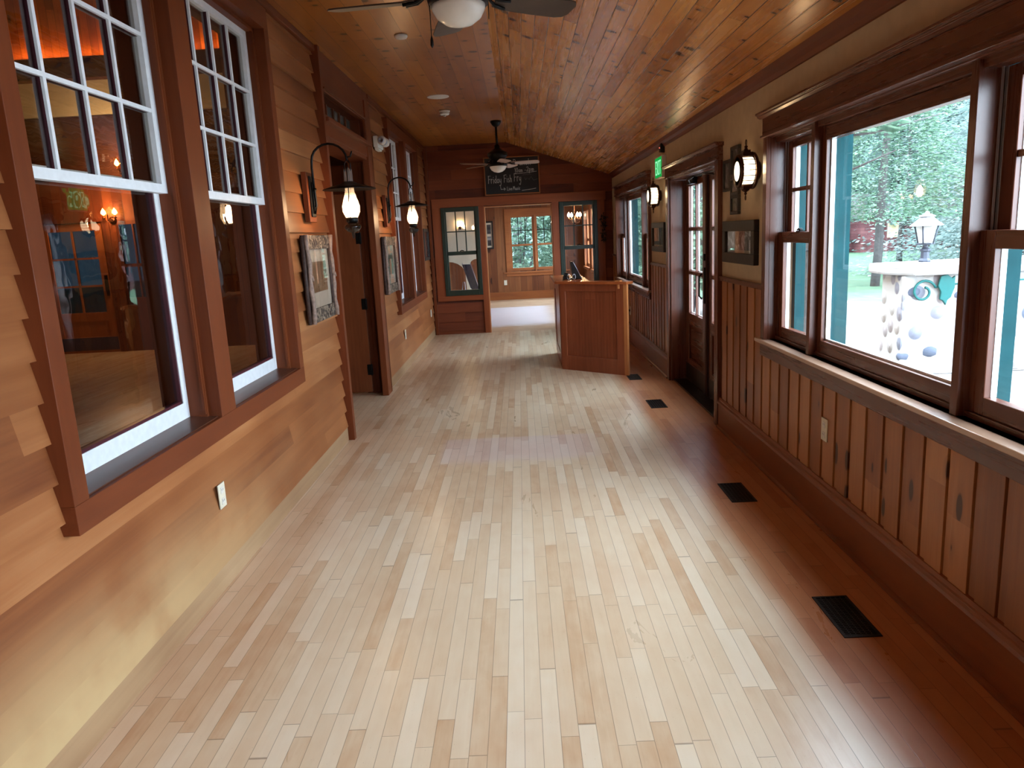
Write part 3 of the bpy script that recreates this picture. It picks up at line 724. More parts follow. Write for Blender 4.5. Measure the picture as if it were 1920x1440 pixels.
def leaf(s1, s0, st1, st0, hinge_side):
    A, B = 1.645, 1.69
    mb = MB(); rows = [(.707, 1.085), (1.12, 1.50), (1.531, 1.916)]
    mb.box(A, s0, .02, B, s0+st0, 1.985); mb.box(A, s1-st1, .02, B, s1, 1.985)
    g0, g1 = s0+st0, s1-st1
    mb.box(A, g0, 1.916, B, g1, 1.985); mb.box(A, g0, .60, B, g1, .707); mb.box(A, g0, .02, B, g1, .25)
    l = mb.build('door_leaf', m_red, d2, bevel=.003)
    mb = MB(); m = (g0+g1)/2
    mb.box(A+.004, m-.013, .707, B-.004, m+.013, 1.916)
    for a, b in ((1.085, 1.12), (1.50, 1.531)): mb.box(A+.004, g0, a, B-.004, g1, b)
    mb.build('muntin', m_red, l, bevel=.002)
    mb = MB()
    for a, b in rows:
        for c, d in ((g0, m-.013), (m+.013, g1)):
            mb.box(A+.026, c, a, A+.036, c+.009, b); mb.box(A+.026, d-.009, a, A+.036, d, b); mb.box(A+.026, c, a, A+.036, d, a+.009)
    mb.build('glazing_bead', m_white, l)
    mb = MB(); mb.box(A+.024, g0, .25, B-.01, g1, .60); mb.box(A+.010, g0+.05, .30, B-.02, g1-.05, .55); mb.build('panel', m_red, l, bevel=.004)
    mb = MB(); mb.box(A+.02, g0, .7, A+.023, g1, 1.92); mb.build('pane', m_glass, l)
    mb = MB(); mb.box(A-.003, s0+.02, .03, A-.0005, s1-.02, .20); mb.build('kick_plate', m_kick, l)
    return l
la = leaf(7.475, 6.625, .14, .16, 1); lb = leaf(6.555, 5.745, .10, .14, 0)
mb = MB(); mb.box(1.630, 6.56, .02, 1.69, 6.62, 1.985); mb.build('astragal', m_dark_wood, d2, bevel=.003)
mb = MB(); mb.box(1.625, 6.64, .86, 1.645, 6.68, 1.18); mb.tube([(1.61, 6.66, .90), (1.585, 6.66, .93), (1.585, 6.66, 1.10), (1.61, 6.66, 1.13)], .008); mb.box(1.622, 6.64, 1.24, 1.645, 6.68, 1.30)
mb.build('door_handle', m_iron, la, bevel=.002)
mb = MB(); mb.box(1.60, 6.98, 1.925, 1.645, 7.22, 1.985); mb.tube([(1.61, 7.1, 1.93), (1.56, 6.95, 1.955), (1.55, 6.72, 1.97)], .008, 6); mb.build('door_closer', m_iron, la, bevel=.004)
mb = MB(); mb.box(1.60, 5.95, 1.925, 1.645, 6.19, 1.985); mb.tube([(1.61, 6.07, 1.93), (1.56, 6.2, 1.955), (1.55, 6.42, 1.97)], .008, 6); mb.build('door_closer', m_iron, lb, bevel=.004)

# ------------------------------------------------------------------ END WALL with the wide doorway
we = root('wall_end', 'dark cedar lap sided end wall with a doorway between two green windows', 'wall')
def slab_y(mb, y0, y1, xa, xb, z0, z1, holes):
    xs = sorted(set([xa, xb]+[h[0] for h in holes]+[h[1] for h in holes]))
    for a, b in zip(xs[:-1], xs[1:]):
        hs = sorted([h for h in holes if h[0] <= a+1e-6 and h[1] >= b-1e-6], key=lambda h: h[2]); z = z0
        for h in hs:
            if h[2] > z+1e-4: mb.box(a, y0, z, b, y1, h[2])
            z = h[3]
        if z < z1-1e-4: mb.box(a, y0, z, b, y1, z1)
GW = [(-1.223, -.621), (.659, 1.261)]; GZ = (.629, 2.022); DJ = (-.533, .544); ZJ = 2.013
hE = [(a+.02, b-.02, GZ[0]+.02, GZ[1]-.02) for a, b in GW]+[(DJ[0], DJ[1], 0, ZJ)]
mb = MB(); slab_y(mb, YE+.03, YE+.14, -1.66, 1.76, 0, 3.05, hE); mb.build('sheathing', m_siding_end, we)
mb = MB(); k = 0
while .05+.15*k < 3.0:
    z0 = .05+.15*k; z1 = z0+.162
    if z0 > 2.12: segs = [(XL, XRT)]
    elif z1 < .56: segs = [(XL, -.62), (.63, XRT)]
    else: segs = [(XL, -1.36), (1.38, XRT)]
    for a, b in segs: mb.prism([(YE+.03, z0), (YE-.0, z0), (YE+.018, z1), (YE+.03, z1)], 'x', a, b)
    k += 1
mb.box(XL, YE+.01, 0, -.62, YE+.03, .05); mb.box(.63, YE+.01, 0, XRT, YE+.03, .05)
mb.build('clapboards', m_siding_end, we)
t6 = root('trim_6', 'flat brown trim boards framing the doorway and green windows in the end wall', 'trim')
mb = MB(); mb.box(-1.36, YE-.022, ZJ+.012, 1.40, YE+.03, 2.164); mb.box(-1.36, YE-.02, .545, -.62, YE+.03, .625); mb.box(.63, YE-.02, .545, 1.38, YE+.03, .625)
mb.build('level_board', m_end_trim_h, t6, bevel=.002)
mb = MB()
mb.box(-1.36, YE-.02, .625, -1.225, YE+.03, ZJ+.012); mb.box(-.619, YE-.02, 0, DJ[0], YE+.03, ZJ+.012)
mb.box(DJ[1], YE-.02, 0, .657, YE+.03, ZJ+.012); mb.box(1.263, YE-.02, .625, 1.38, YE+.03, ZJ+.012)
mb.build('upright_board', m_end_trim, t6, bevel=.002)
mb = MB(); mb.box(-1.43, YE-.025, 0, -1.385, YE+.02, ZC); mb.build('corner_post', m_casing, t6, bevel=.002)
mb = MB(); mb.box(DJ[0]-.001, YE-.005, 0, DJ[0]+.012, YE+.16, ZJ); mb.box(DJ[1]-.012, YE-.005, 0, DJ[1]+.001, YE+.16, ZJ); mb.box(DJ[0], YE-.005, ZJ-.012, DJ[1], YE+.16, ZJ)
mb.build('jamb', m_desk_light, t6)
def green_window(a, b, n, label):
    w = root('window_%d' % n, label, 'window')
    z0, z1 = GZ; mb = MB(); A, B = YE-.035, YE+.06
    f = .055
    mb.box(a, A, z0, a+f, B, z1); mb.box(b-f, A, z0, b, B, z1); mb.box(a+f, A, z1-f-.01, b-f, B, z1); mb.box(a+f, A, z0, b-f, B, z0+.085)
    mid = z0+.675
    mb.box(a+f, YE-.012, mid-.03, b-f, B, mid+.03)
    mb.box(a+f, YE-.012, z0+.085, a+f+.022, B, z1-f); mb.box(b-f-.022, YE-.012, z0+.085, b-f, B, z1-f)
    fr = mb.build('window_frame', m_green, w, bevel=.003)
    mb = MB(); g0, g1 = a+f+.022, b-f-.022; zt, zb = z1-f-.01, mid+.03
    for q in (1, 2): x = g0+(g1-g0)*q/3; mb.box(x-.009, YE, zb, x+.009, YE+.03, zt)
    zz = (zt+zb)/2; mb.box(g0, YE, zz-.009, g1, YE+.03, zz+.009)
    mb.build('muntin', m_green, w)
    mb = MB(); mb.box(g0, YE+.014, z0+.085, g1, YE+.017, zt); mb.build('pane', m_glass, w)
    mb = MB(); c = (a+b)/2; mb.tube([(c-.03, YE-.016, mid+.034), (c, YE-.018, mid+.046), (c+.03, YE-.016, mid+.036)], .007); mb.build('sash_lock', m_iron, w)
green_window(*GW[0], 11, 'dark green sash window left of the end doorway')
green_window(*GW[1], 12, 'dark green sash window right of the end doorway, above the host stand')

# ------------------------------------------------------------------ FAR ROOM
wf = root('wall_far', 'knotty pine board wall with paired windows at the end of the far room', 'wall')
YF = 18.2
bw = [(-.22, .37), (.40, .99)]; bz = (.70, 2.0)
mb = MB(); slab_y(mb, YF, YF+.14, -5, 1.8, 0, 3.0, [(a, b, bz[0], bz[1]) for a, b in bw]+[(-3.2, -1.9, .7, 2.0)]); mb.build('pine_boards', m_pine_wall, wf)
mb = MB(); mb.box(-5, YF-.02, 0, 1.6, YF, .19); mb.box(-5, YF-.026, .17, 1.6, YF, .185); mb.build('base_trim', m_pine_level, wf)
mb = MB()
mb.box(-.33, YF-.025, 2.0, 1.12, YF, 2.16); mb.box(-.33, YF-.025, .62, -.22, YF, 2.0); mb.box(.37, YF-.025, .66, .40, YF, 2.0); mb.box(.99, YF-.025, .66, 1.12, YF, 2.0)
mb.box(-.40, YF-.06, .63, 1.2, YF, .665); mb.box(-.34, YF-.025, .56, 1.12, YF, .63)
mb.build('window_casing', m_pine_level, wf, bevel=.003)
for q, (a, b) in enumerate(bw):
    w = root('window_%d' % (13+q), ['left window of the pair in the far room wall, green hedge behind', 'right window of the pair in the far room wall, partly behind the doorway edge'][q], 'window')
    mb = MB(); z0, z1 = bz; mid = 1.30
    mb.box(a, YF, z0, a+.045, YF+.06, z1); mb.box(b-.045, YF, z0, b, YF+.06, z1); mb.box(a+.045, YF, z0, b-.045, YF+.06, z0+.055); mb.box(a+.045, YF, z1-.045, b-.045, YF+.06, z1); mb.box(a+.045, YF-.005, mid-.022, b-.045, YF+.05, mid+.022)
    mb.build('sash', m_pine_level, w)
    mb = MB()
    for k in (1, 2): x = a+.045+(b-a-.09)*k/3; mb.box(x-.009, YF+.015, mid+.022, x+.009, YF+.04, z1-.045)
    mb.box(a+.045, YF+.015, 1.635, b-.045, YF+.04, 1.653); mb.build('muntin', m_iron, w)
    mb = MB(); mb.box(a+.04, YF+.03, z0+.05, b-.04, YF+.033, z1-.04); mb.build('pane', m_glass, w)
    mb = MB(); mb.tube([((a+b)/2-.03, YF-.01, mid+.03), ((a+b)/2, YF-.012, mid+.045), ((a+b)/2+.03, YF-.01, mid+.03)], .007); mb.build('sash_lock', m_iron, w)
w = root('window_15', 'small window at the left of the far room seen through the green window', 'window')
mb = MB(); mb.box(-3.2, YF, .7, -3.14, YF+.06, 2.0); mb.box(-1.96, YF, .7, -1.9, YF+.06, 2.0); mb.box(-3.14, YF, .7, -1.96, YF+.06, .76); mb.box(-3.14, YF, 1.94, -1.96, YF+.06, 2.0); mb.box(-2.56, YF, .76, -2.54, YF+.06, 1.94)
mb.build('sash', m_pine_level, w)
mb = MB(); mb.box(-3.14, YF+.03, .76, -1.96, YF+.033, 1.94); mb.build('pane', m_glass, w)
# right wall of far room with its own window frames
wfr = root('wall_far_right', 'board wall with tall windows on the right side of the far room', 'wall')
mb = MB(); wall_boxes(mb, 1.56, 1.76, YE+.16, YF+.14, 0, 3.0, [(13.0, 14.3, .75, 2.0), (14.7, 16.0, .75, 2.0), (16.5, 17.7, .75, 2.0)]); mb.build('pine_boards', m_pine_wall_y, wfr)
for a, b in ((13.0, 14.3), (14.7, 16.0), (16.5, 17.7)):
    mb = MB(); mb.box(1.53, a-.09, .66, 1.56, a, 2.1); mb.box(1.53, b, .66, 1.56, b+.09, 2.1); mb.box(1.53, a, 2.0, 1.56, b, 2.1); mb.box(1.50, a-.1, .70, 1.58, b+.1, .75)
    mb.box(1.60, a, .75, 1.64, a+.05, 2.0); mb.box(1.60, b-.05, .75, 1.64, b, 2.0); mb.box(1.60, a, 1.33, 1.64, b, 1.38); mb.box(1.60, a, .75, 1.64, b, .81); mb.box(1.6, (a+b)/2-.01, 1.38, 1.63, (a+b)/2+.01, 2.0)
    mb.build('window_frame', m_pine_level, wfr)
mb = MB(); mb.box(-5.1, YE+.16, 0, -5, YF+.14, 3.0); struct(mb.build('wall_far_left', m_pine_wall_y), None, 'wall')
mb = MB(); mb.box(-5.1, YE+.16, 0, -1.66, YE+.26, 3.0); struct(mb.build('wall_far_near', m_greywhite), None, 'wall')
# plaster arcade glimpsed through the left green window
def arcade():
    y0, y1 = 15.5, 15.7; top = 3.0; pts = []
    def arch(cx, r, base, n=10):
        return [(cx-r*math.cos(PI*i/n), base+r*.75*math.sin(PI*i/n)) for i in range(n+1)]
    outline = [(-3.4, 0), (-3.4, top), (-.72, top), (-.72, 0)]
    # lower edge runs right to left around two arches that meet on a slim foot
    right = arch(-.885, .165, .98)[::-1]; left = arch(-1.50, .36, .80)[::-1]
    outline = [(-3.4, top), (-.72, top)]+right+[(-1.07, .45), (-1.13, .45)]+left+[(-1.88, 0), (-3.4, 0)]
    mb = MB(); mb.prism(outline, 'y', y0, y1)
    return struct(mb.build('wall_arcade', m_greywhite), 'pale plaster arches seen through the left green window', 'wall')
arcade()
t = thing('leaning_ladder', 'folded dark ladder with shiny rails leaning in the far room behind the left green window', 'ladder', (-.90, 14.0, 0))
for dx in (-.075, .075):
    mb = MB(); mb.tube([(.04+dx+.16, -.05, .0), (-.12+dx, .25, 1.07)], .010, 6); mb.build('rail', m_silver, t)
mb = MB()
mb.prism([(.125, 0), (.275, 0), (-.045, 1.05), (-.195, 1.05)], 'y', .11, .13); mb.build('tread_panel', m_navy, t)
mb = MB(); mb.tube([(-.32, .2, 0), (-.20, .2, .72), (-.17, .2, .72), (-.14, .2, 0)], .008, 6); mb.build('support_leg', m_silver, t)

chandelier('three glowing bulbs of a chandelier in the far room seen through the right green window', (1.08, 14.5, 1.80), 4, .12, m_bulb_small, 1.2, sz=.028)
t = thing('wall_candle_lamp', 'small glowing candle lamp in the far room seen through the left green window', 'lamp', (-1.19, 15.47, 1.74))
mb = MB(); mb.lathe([(.03, 0), (.035, .02), (.01, .03), (.01, .05)], seg=12); mb.box(-.015, 0, -.03, .015, .03, .02); mb.build('bracket', m_bronze, t)
mb = MB(); mb.lathe([(.006, .05), (.02, .065), (.001, .12)], seg=12); mb.build('bulb', m_bulb_small, t)

def picture_img(name, bands, ax='Y', scale=9.):
    t = NT(name); v, a = t.coords(); n = t.noise(t.xyz(t.math('MULTIPLY', a[ax], scale*1.2), 0., t.math('MULTIPLY', a['Z'], scale)), 1., 4., .6, 1.5)
    return t.bsdf(t.ramp(n, [(p, lin(c)) for p, c in bands]), .4)
m_art_snow = picture_img('old_snow_photograph', [(.3, (40, 36, 40)), (.46, (96, 86, 84)), (.56, (150, 140, 138)), (.66, (226, 230, 238))])
m_art_dark = picture_img('old_dark_photograph', [(.3, (22, 20, 22)), (.5, (60, 54, 54)), (.62, (120, 116, 116)), (.75, (170, 170, 168))])
m_art_sepia = picture_img('sepia_poster', [(.3, (84, 62, 42)), (.5, (122, 96, 68)), (.7, (162, 138, 104))], scale=14)
m_art_green = picture_img('faded_green_print', [(.3, (70, 66, 60)), (.5, (120, 120, 108)), (.65, (112, 150, 120)), (.8, (180, 176, 160))], scale=12)
m_mat = plain('picture_mount', (196, 184, 164), .7, var=.05)
m_bark = plain('peeled_twig', (140, 116, 102), .6, var=.3, scale=50, bstr=.6)
m_barkdark = plain('dark_twig_bark', (62, 44, 38), .7, var=.4, scale=50, bstr=.8)
def birch():
    t = NT('birch_bark_strip'); v, _ = t.coords(); n = t.noise(v, 30., 3., .6, 1.)
    return t.bsdf(t.ramp(n, [(.44, lin((44, 32, 28))), (.54, lin((124, 108, 92))), (.74, lin((176, 160, 138)))]), .6, bump=n, bstr=.6)
m_birch = birch()

t = thing('picture_frame', 'black framed pair of photos on the pine wall seen at the doorway edge', 'picture', (-.71, YF-.03, 1.57))
mb = MB(); mb.box(-.10, -.02, -.33, .10, .03, -.29); mb.box(-.10, -.02, .29, .10, .03, .33); mb.box(-.10, -.02, -.29, -.07, .03, .29); mb.box(.07, -.02, -.29, .10, .03, .29); mb.build('frame', m_frame, t)
mb = MB(); mb.box(-.07, 0, -.29, .07, .02, .29); mb.build('mount', m_mat, t)
mb = MB(); mb.box(-.045, -.004, .03, .045, 0, .25); mb.box(-.045, -.004, -.25, .045, 0, -.03); mb.build('photograph', m_art_dark, t)

def outlet(label, x, y, z, nrm, s=1., group=None):
    """duplex outlet; nrm is the direction the plate faces"""
    t = thing('wall_outlet', label, 'outlet', (x, y, z), {'+x': 0, '-x': PI, '-y': -PI/2}[nrm])
    mb = MB(); mb.box(0, -.036*s, -.058*s, .006, .036*s, .058*s); mb.build('cover_plate', m_plate, t, bevel=.002)
    for dz in (-.026, .026):
        mb = MB(); mb.box(.006, -.016, dz-.015, .0085, .016, dz+.015); f = mb.build('socket', m_wplastic, t, bevel=.001)
        mb = MB(); mb.box(.0083, -.008, dz-.002, .009, -.006, dz+.008); mb.box(.0083, .006, dz-.002, .009, .008, dz+.008); mb.build('slot', m_black, f)
    return t
outlet('white wall outlet on the left siding below the second window', -1.437, 3.255, .435, '+x')
outlet('wall outlet on the left siding below the third window', -1.437, 8.95, .43, '+x')
outlet('wall outlet on the left siding closest to the end wall', -1.437, 11.62, .41, '+x')
outlet('ivory wall outlet in the pine wainscot under the large right window', 1.496, 3.63, .508, '-x')
outlet('ivory wall outlet on the far room pine wall under the paired windows', -.375, YF, .417, '-y')
outlet('black plugged outlet in the wainscot behind the host stand', 1.496, 10.27, .44, '-x')

# ------------------------------------------------------------------ PICTURES in the corridor
def twig_picture(label, x, y0, y1, z0, z1, art):
    t = thing('picture_frame', label, 'picture', (x, (y0+y1)/2, (z0+z1)/2))
    w, h = (y1-y0)/2, (z1-z0)/2
    mb = MB(); mb.box(.0, -w+.03, -h+.01, .022, w-.03, h-.01); mb.build('backing', m_barkdark, t)
    for s, mat in ((-1, m_bark), (1, m_bark)):
        pts = [(.045, s*(w-.035)+.012*math.sin(i*1.3+s), -h+2*h*i/10) for i in range(11)]
        mb = MB(); mb.tube(pts, [.016+.004*math.sin(i*2.1) for i in range(11)], 8); q = mb.build('side_twig', mat, t)
        mb = MB(); mb.tube([(.05, s*(w-.035), .02), (.055, s*(w-.035)+.03, -.005)], [.017, .010], 8); mb.build('twig_stub', m_bark, q)
        mb = MB()
        mb.tube([(.02, s*(w-.008), -h), (.022, s*(w-.012), h)], .013, 8); mb.tube([(.035, s*(w-.066), -h+.06), (.035, s*(w-.064), h-.06)], .010, 8)
        mb.build('inner_twig', m_barkdark, t)
    for s in (-1, 1):
        mb = MB(); mb.box(.024, -w+.05, s*h-(.095 if s > 0 else 0), .040, w-.05, s*h+(.095 if s < 0 else 0)); mb.build('bark_strip', m_birch, t, bevel=.004)
    mb = MB(); mb.box(.022, -w+.07, -h+.09, .026, w-.07, h-.09); mb.build('mount', m_mat, t)
    mb = MB(); mb.box(.026, -w+.15, -h+.20, .028, w-.15, h-.18); mb.build('print', art, t)
    mb = MB(); mb.box(.030, -w+.07, -h+.09, .0315, w-.07, h-.09); mb.build('pane', m_glass, t)
    return t
twig_picture('rustic twig framed sepia poster on the left siding beside the second window', -1.437, 4.90, 5.58, 1.03, 1.618, m_art_sepia)
twig_picture('twig framed green tinted print on the left siding past the doorway', -1.437, 7.79, 8.50, 1.0, 1.60, m_art_green)
def box_picture(label, x, y0, y1, z0, z1, b, art, face, depth=.03, mount=0):
    t = thing('picture_frame', label, 'picture', (x, (y0+y1)/2, (z0+z1)/2)); s = face
    w, h = (y1-y0)/2, (z1-z0)/2
    mb = MB()
    mb.box(0, -w, -h, s*depth, w, -h+b); mb.box(0, -w, h-b, s*depth, w, h); mb.box(0, -w, -h+b, s*depth, -w+b, h-b); mb.box(0, w-b, -h+b, s*depth, w, h-b)
    mb.build('frame', m_frame, t, bevel=.004)
    mb = MB(); mb.box(0, -w+b, -h+b, s*depth*.4, w-b, h-b); mb.build('mount' if mount else 'photograph', m_mat if mount else art, t)
    if mount:
        mb = MB()
        if mount == 2:
            mb.box(s*depth*.4, -w+b+.02, -h+b+.02, s*depth*.5, -.008, h-b-.004); mb.box(s*depth*.4, .008, -h+b+.02, s*depth*.5, w-b-.02, h-b-.004)
        else: mb.box(s*depth*.4, -w+b+mount, -h+b+mount, s*depth*.5, w-b-mount, h-b-mount)
        mb.build('photograph', art, t)
    mb = MB(); mb.box(s*depth*.6, -w+b, -h+b, s*depth*.65, w-b, h-b); mb.build('pane', m_glass, t)
    return t
box_picture('narrow dark framed picture on the left siding next to the end wall', -1.437, 11.27, 11.85, 1.235, 1.71, .05, m_art_dark, 1, .025)
box_picture('wide dark framed pair of snowy photos below the near right lantern', XRT, 4.76, 5.50, 1.28, 1.567, .07, m_art_snow, -1, .035, 2)
box_picture('dark framed photo on the plaster between the exit door and far right window', XRT, 7.72, 8.43, 1.295, 1.60, .055, m_art_dark, -1, .035, 2)
# collage frame made of staggered openings behind the near lantern
t = thing('collage_frame', 'black cross shaped collage frame on the plaster behind the near right lantern', 'picture', (XRT, 5.33, 1.83))
def cell(y0, y1, z0, z1, art):
    mb = MB(); b = .022; d = -.022
    mb.box(0, y0, z0, d, y1, z0+b); mb.box(0, y0, z1-b, d, y1, z1); mb.box(0, y0, z0+b, d, y0+b, z1-b); mb.box(0, y1-b, z0+b, d, y1, z1-b)
    f = mb.build('frame_section', m_frame, t, bevel=.003)
    mb = MB(); mb.box(0, y0+b, z0+b, -.010, y1-b, z1-b); mb.build('photograph', art, f)
cell(.02, .215, -.055, .16, m_art_dark); cell(-.17, .02, .03, .235, m_art_dark); cell(-.17, .02, -.09, .03, m_art_snow); cell(-.17, .02, -.22, -.09, m_art_green)

# ------------------------------------------------------------------ LEFT LANTERNS
def oil_lantern(label, y):
    t = thing('gooseneck_lantern', label, 'wall lamp', (-1.437, y, 1.70), group=None)
    X = .30                              # lamp stands this far off the siding
    mb = MB(); mb.box(0, -.085, .005, .035, .085, .335); mb.build('wood_block', m_casing, t, bevel=.003)
    mb = MB(); mb.box(.035, -.045, .04, .045, .045, .31); mb.box(.045, -.012, .08, .055, .012, .27); mb.lathe([(.010, 0), (.012, .012), (.002, .016)], (.045, 0, .1), 'x', 10); mb.build('backplate', m_iron, t, bevel=.003)
    pts = [(.05, 0, .06), (.065, 0, .12), (.06, 0, .25), (.057, 0, .36)]
    for i in range(11):
        a = PI-PI*i/10; pts.append((.180+.120*math.cos(a), 0, .405+.11*math.sin(a)))
    pts += [(.30, 0, .40)]
    mb = MB(); mb.tube(pts, .008, 8); mb.tube([(.298, 0, .42), (.325, 0, .425), (.338, 0, .46)], .006, 6); mb.lathe([(.014, -.01), (.014, .01)], (.062, 0, .22), 'z', 10); mb.build('gooseneck_arm', m_iron, t)
    mb = MB(); mb.tube([(X-.0, 0, .41), (X-.02, 0, .38), (X-.02, 0, .33)], .004, 6); mb.tube([(X, 0, .41), (X+.02, 0, .38), (X+.02, 0, .33)], .004, 6)
    for s in (-1, 1):
        mb.tube([(X, s*.034, .345), (X, s*.034, .22), (X, s*.036, .18), (X, s*.062, .12), (X, s*.064, .08), (X, s*.04, .02)], .0035, 6)
    mb.tube([(X, -.034, .345), (X, 0, .36), (X, .034, .345)], .0035, 6)
    mb.build('wire_cradle', m_iron, t)
    mb = MB(); mb.lathe([(.028, .342), (.028, .24), (.030, .20), (.048, .14), (.060, .095), (.057, .06), (.038, .022)], (X, 0, 0), 'z', 20)
    c = mb.build('glass_chimney', m_glass_lamp, t)
    mb = MB(); mb.lathe([(.034, .262), (.06, .248), (.12, .232), (.178, .214), (.180, .209), (.12, .226), (.058, .241), (.033, .254)], (X, 0, 0), 'z', 32); mb.build('lamp_shade', m_iron, t)
    mb = MB(); mb.lathe([(.036, .026), (.042, .015), (.04, -.005), (.03, -.012)], (X, 0, 0), 'z', 18); mb.build('burner_collar', m_iron, t)
    mb = MB(); mb.lathe([(.028, -.012), (.055, -.028), (.058, -.045), (.04, -.068), (.012, -.078), (.008, -.11), (.002, -.12)], (X, 0, 0), 'z', 18); mb.build('oil_font', m_smoke, t)
    mb = MB(); mb.lathe([(.014, .03), (.028, .05), (.034, .075), (.027, .105), (.012, .135), (.001, .15)], (X, 0, 0), 'z', 16); mb.build('bulb', m_bulb, t)
    return t
oil_lantern('nearest black gooseneck lantern with lit glass chimney beside the left doorway', 5.20)
oil_lantern('farther black gooseneck lantern with lit glass chimney beyond the left doorway', 8.20)

# ------------------------------------------------------------------ RIGHT DRUM LANTERNS
def drum_lantern(label, y, z):
    t = thing('drum_lantern', label, 'wall lamp', (XRT, y, z))
    r = .098
    mb = MB()
    mb.lathe([(r-.012, -.135), (r, -.135), (r+.004, -.128), (r, -.118), (r-.012, -.118), (r-.012, -.135)], (0, 0, 0), 'x', 36)
    mb.lathe([(r-.002, -.045), (r+.012, -.045), (r+.014, -.036), (r+.008, -.028), (r-.002, -.028), (r-.002, -.045)], (0, 0, 0), 'x', 36)
    mb.build('ring', m_bronze, t)
    mb = MB()
    for i in range(18):
        a = 2*PI*i/18; c, s = math.cos(a)*r*.985, math.sin(a)*r*.985
        mb.tube([(-.12, c, s), (-.04, c, s)], .0022, 6)
    mb.build('cage_bar', m_bronze, t)
    mb = MB(); mb.lathe([(.055, -.0), (.055, -.02), (.03, -.03)], (0, 0, 0), 'x', 24); mb.build('wall_mount', m_bronze, t)
    mb = MB(); mb.box(-.11, -.045, r-.012, -.05, .045, r+.012); mb.box(-.10, -.03, r+.012, -.06, .03, r+.026); mb.lathe([(.014, r+.026), (.008, r+.04), (.012, r+.048), (.004, r+.056)], (-.08, 0, 0), 'z', 12)
    mb.tube([(-.08, .013*math.cos(2*PI*i/12), r+.072+.017*math.sin(2*PI*i/12)) for i in range(12)], .0028, 6, closed=True)
    mb.build('finial', m_bronze, t)
    mb = MB(); mb.box(-.105, -.04, -r-.012, -.055, .04, -r+.010); mb.lathe([(.028, -r-.012), (.02, -r-.022), (.006, -r-.03), (.010, -r-.038), (.003, -r-.05)], (-.08, 0, 0), 'z', 12)
    mb.tube([(-.08, .010*math.cos(2*PI*i/12), -r-.064+.014*math.sin(2*PI*i/12)) for i in range(12)], .0028, 6, closed=True)
    mb.build('bottom_finial', m_bronze, t)
    mb = MB(); mb.lathe([(r-.016, -.118), (r-.016, -.045)], (0, 0, 0), 'x', 36)
    g = mb.build('drum_glass', m_diff, t)
    for p in (g,):
        pass
    mb = MB(); mb.lathe([(.001, -.142), (r*.5, -.138), (r-.013, -.128)], (0, 0, 0), 'x', 36); mb.build('front_lens', m_diff, t)
    mb = MB(); mb.lathe([(.008, -.02), (.018, .0), (.020, .02), (.010, .04), (.001, .045)], (-.075, 0, 0), 'z', 12); mb.build('bulb', m_bulb, t)
    return t
drum_lantern('near brass drum shaped lantern glowing on the right plaster wall', 4.79, 1.865)
drum_lantern('far brass drum shaped lantern glowing between the exit door and far window', 8.02, 1.875)

# ------------------------------------------------------------------ EXIT SIGN and strobe
t = thing('exit_sign', 'green lit exit sign above the right wall by the door', 'exit sign', (XRT, 7.90, 2.04))
mb = MB(); mb.box(0, -.19, 0, -.045, .19, .22); mb.build('housing', m_wplastic, t, bevel=.004)
mb = MB(); mb.box(-.045, -.175, .012, -.048, .175, .208); mb.build('face', m_exit, t)
def strokes_on(o_name, polys, w, mat, parent, frame, thick=.002):
    """flat ribbon strokes; frame maps (u, v, h) to local space"""
    mb = MB()
    for pl in polys:
        for (a, b) in zip(pl[:-1], pl[1:]):
            d = Vector((b[0]-a[0], b[1]-a[1])); L = d.length
            if L < 1e-6: continue
            d /= L; n = Vector((-d.y, d.x))*w/2; e = d*w*.4
            q = [(a[0]-e.x+n.x, a[1]-e.y+n.y), (b[0]+e.x+n.x, b[1]+e.y+n.y), (b[0]+e.x-n.x, b[1]+e.y-n.y), (a[0]-e.x-n.x, a[1]-e.y-n.y)]
            vs = [frame(u, v, 0) for u, v in q]+[frame(u, v, thick) for u, v in q]
            mb.add(vs, [(0, 1, 2, 3), (4, 5, 6, 7), (0, 1, 5, 4), (1, 2, 6, 5), (2, 3, 7, 6), (3, 0, 4, 7)])
    return mb.build(o_name, mat, parent)
EX_ = [[[(0, 0), (0, 1)], [(0, 1), (.6, 1)], [(0, .5), (.5, .5)], [(0, 0), (.6, 0)]],
       [[(0, 0), (.6, 1)], [(0, 1), (.6, 0)]], [[(.3, 0), (.3, 1)], [(.12, 0), (.48, 0)], [(.12, 1), (.48, 1)]], [[(.3, 0), (.3, 1)], [(0, 1), (.6, 1)]]]
polys = []
for i, g in enumerate(EX_):
    for s in g: polys.append([(-.135+i*.075+u*.085, .045+v*.125) for u, v in s])
strokes_on('letters', polys, .016, m_exit_letter, t, lambda u, v, h: (-.048-h, -u, v))
t = thing('alarm_strobe', 'small black alarm unit with a red light over the green exit sign', 'alarm', (XRT, 7.82, 2.285))
mb = MB(); mb.prism([(0, 0), (-.045, .01), (-.045, .08), (-.02, .115), (0, .115)], 'y', -.035, .035); mb.build('housing', m_black, t, bevel=.003)
mb = MB(); mb.lathe([(.006, -.045), (.006, -.049)], (0, 0, .05), 'x', 10); mb.build('indicator', m_led, t)

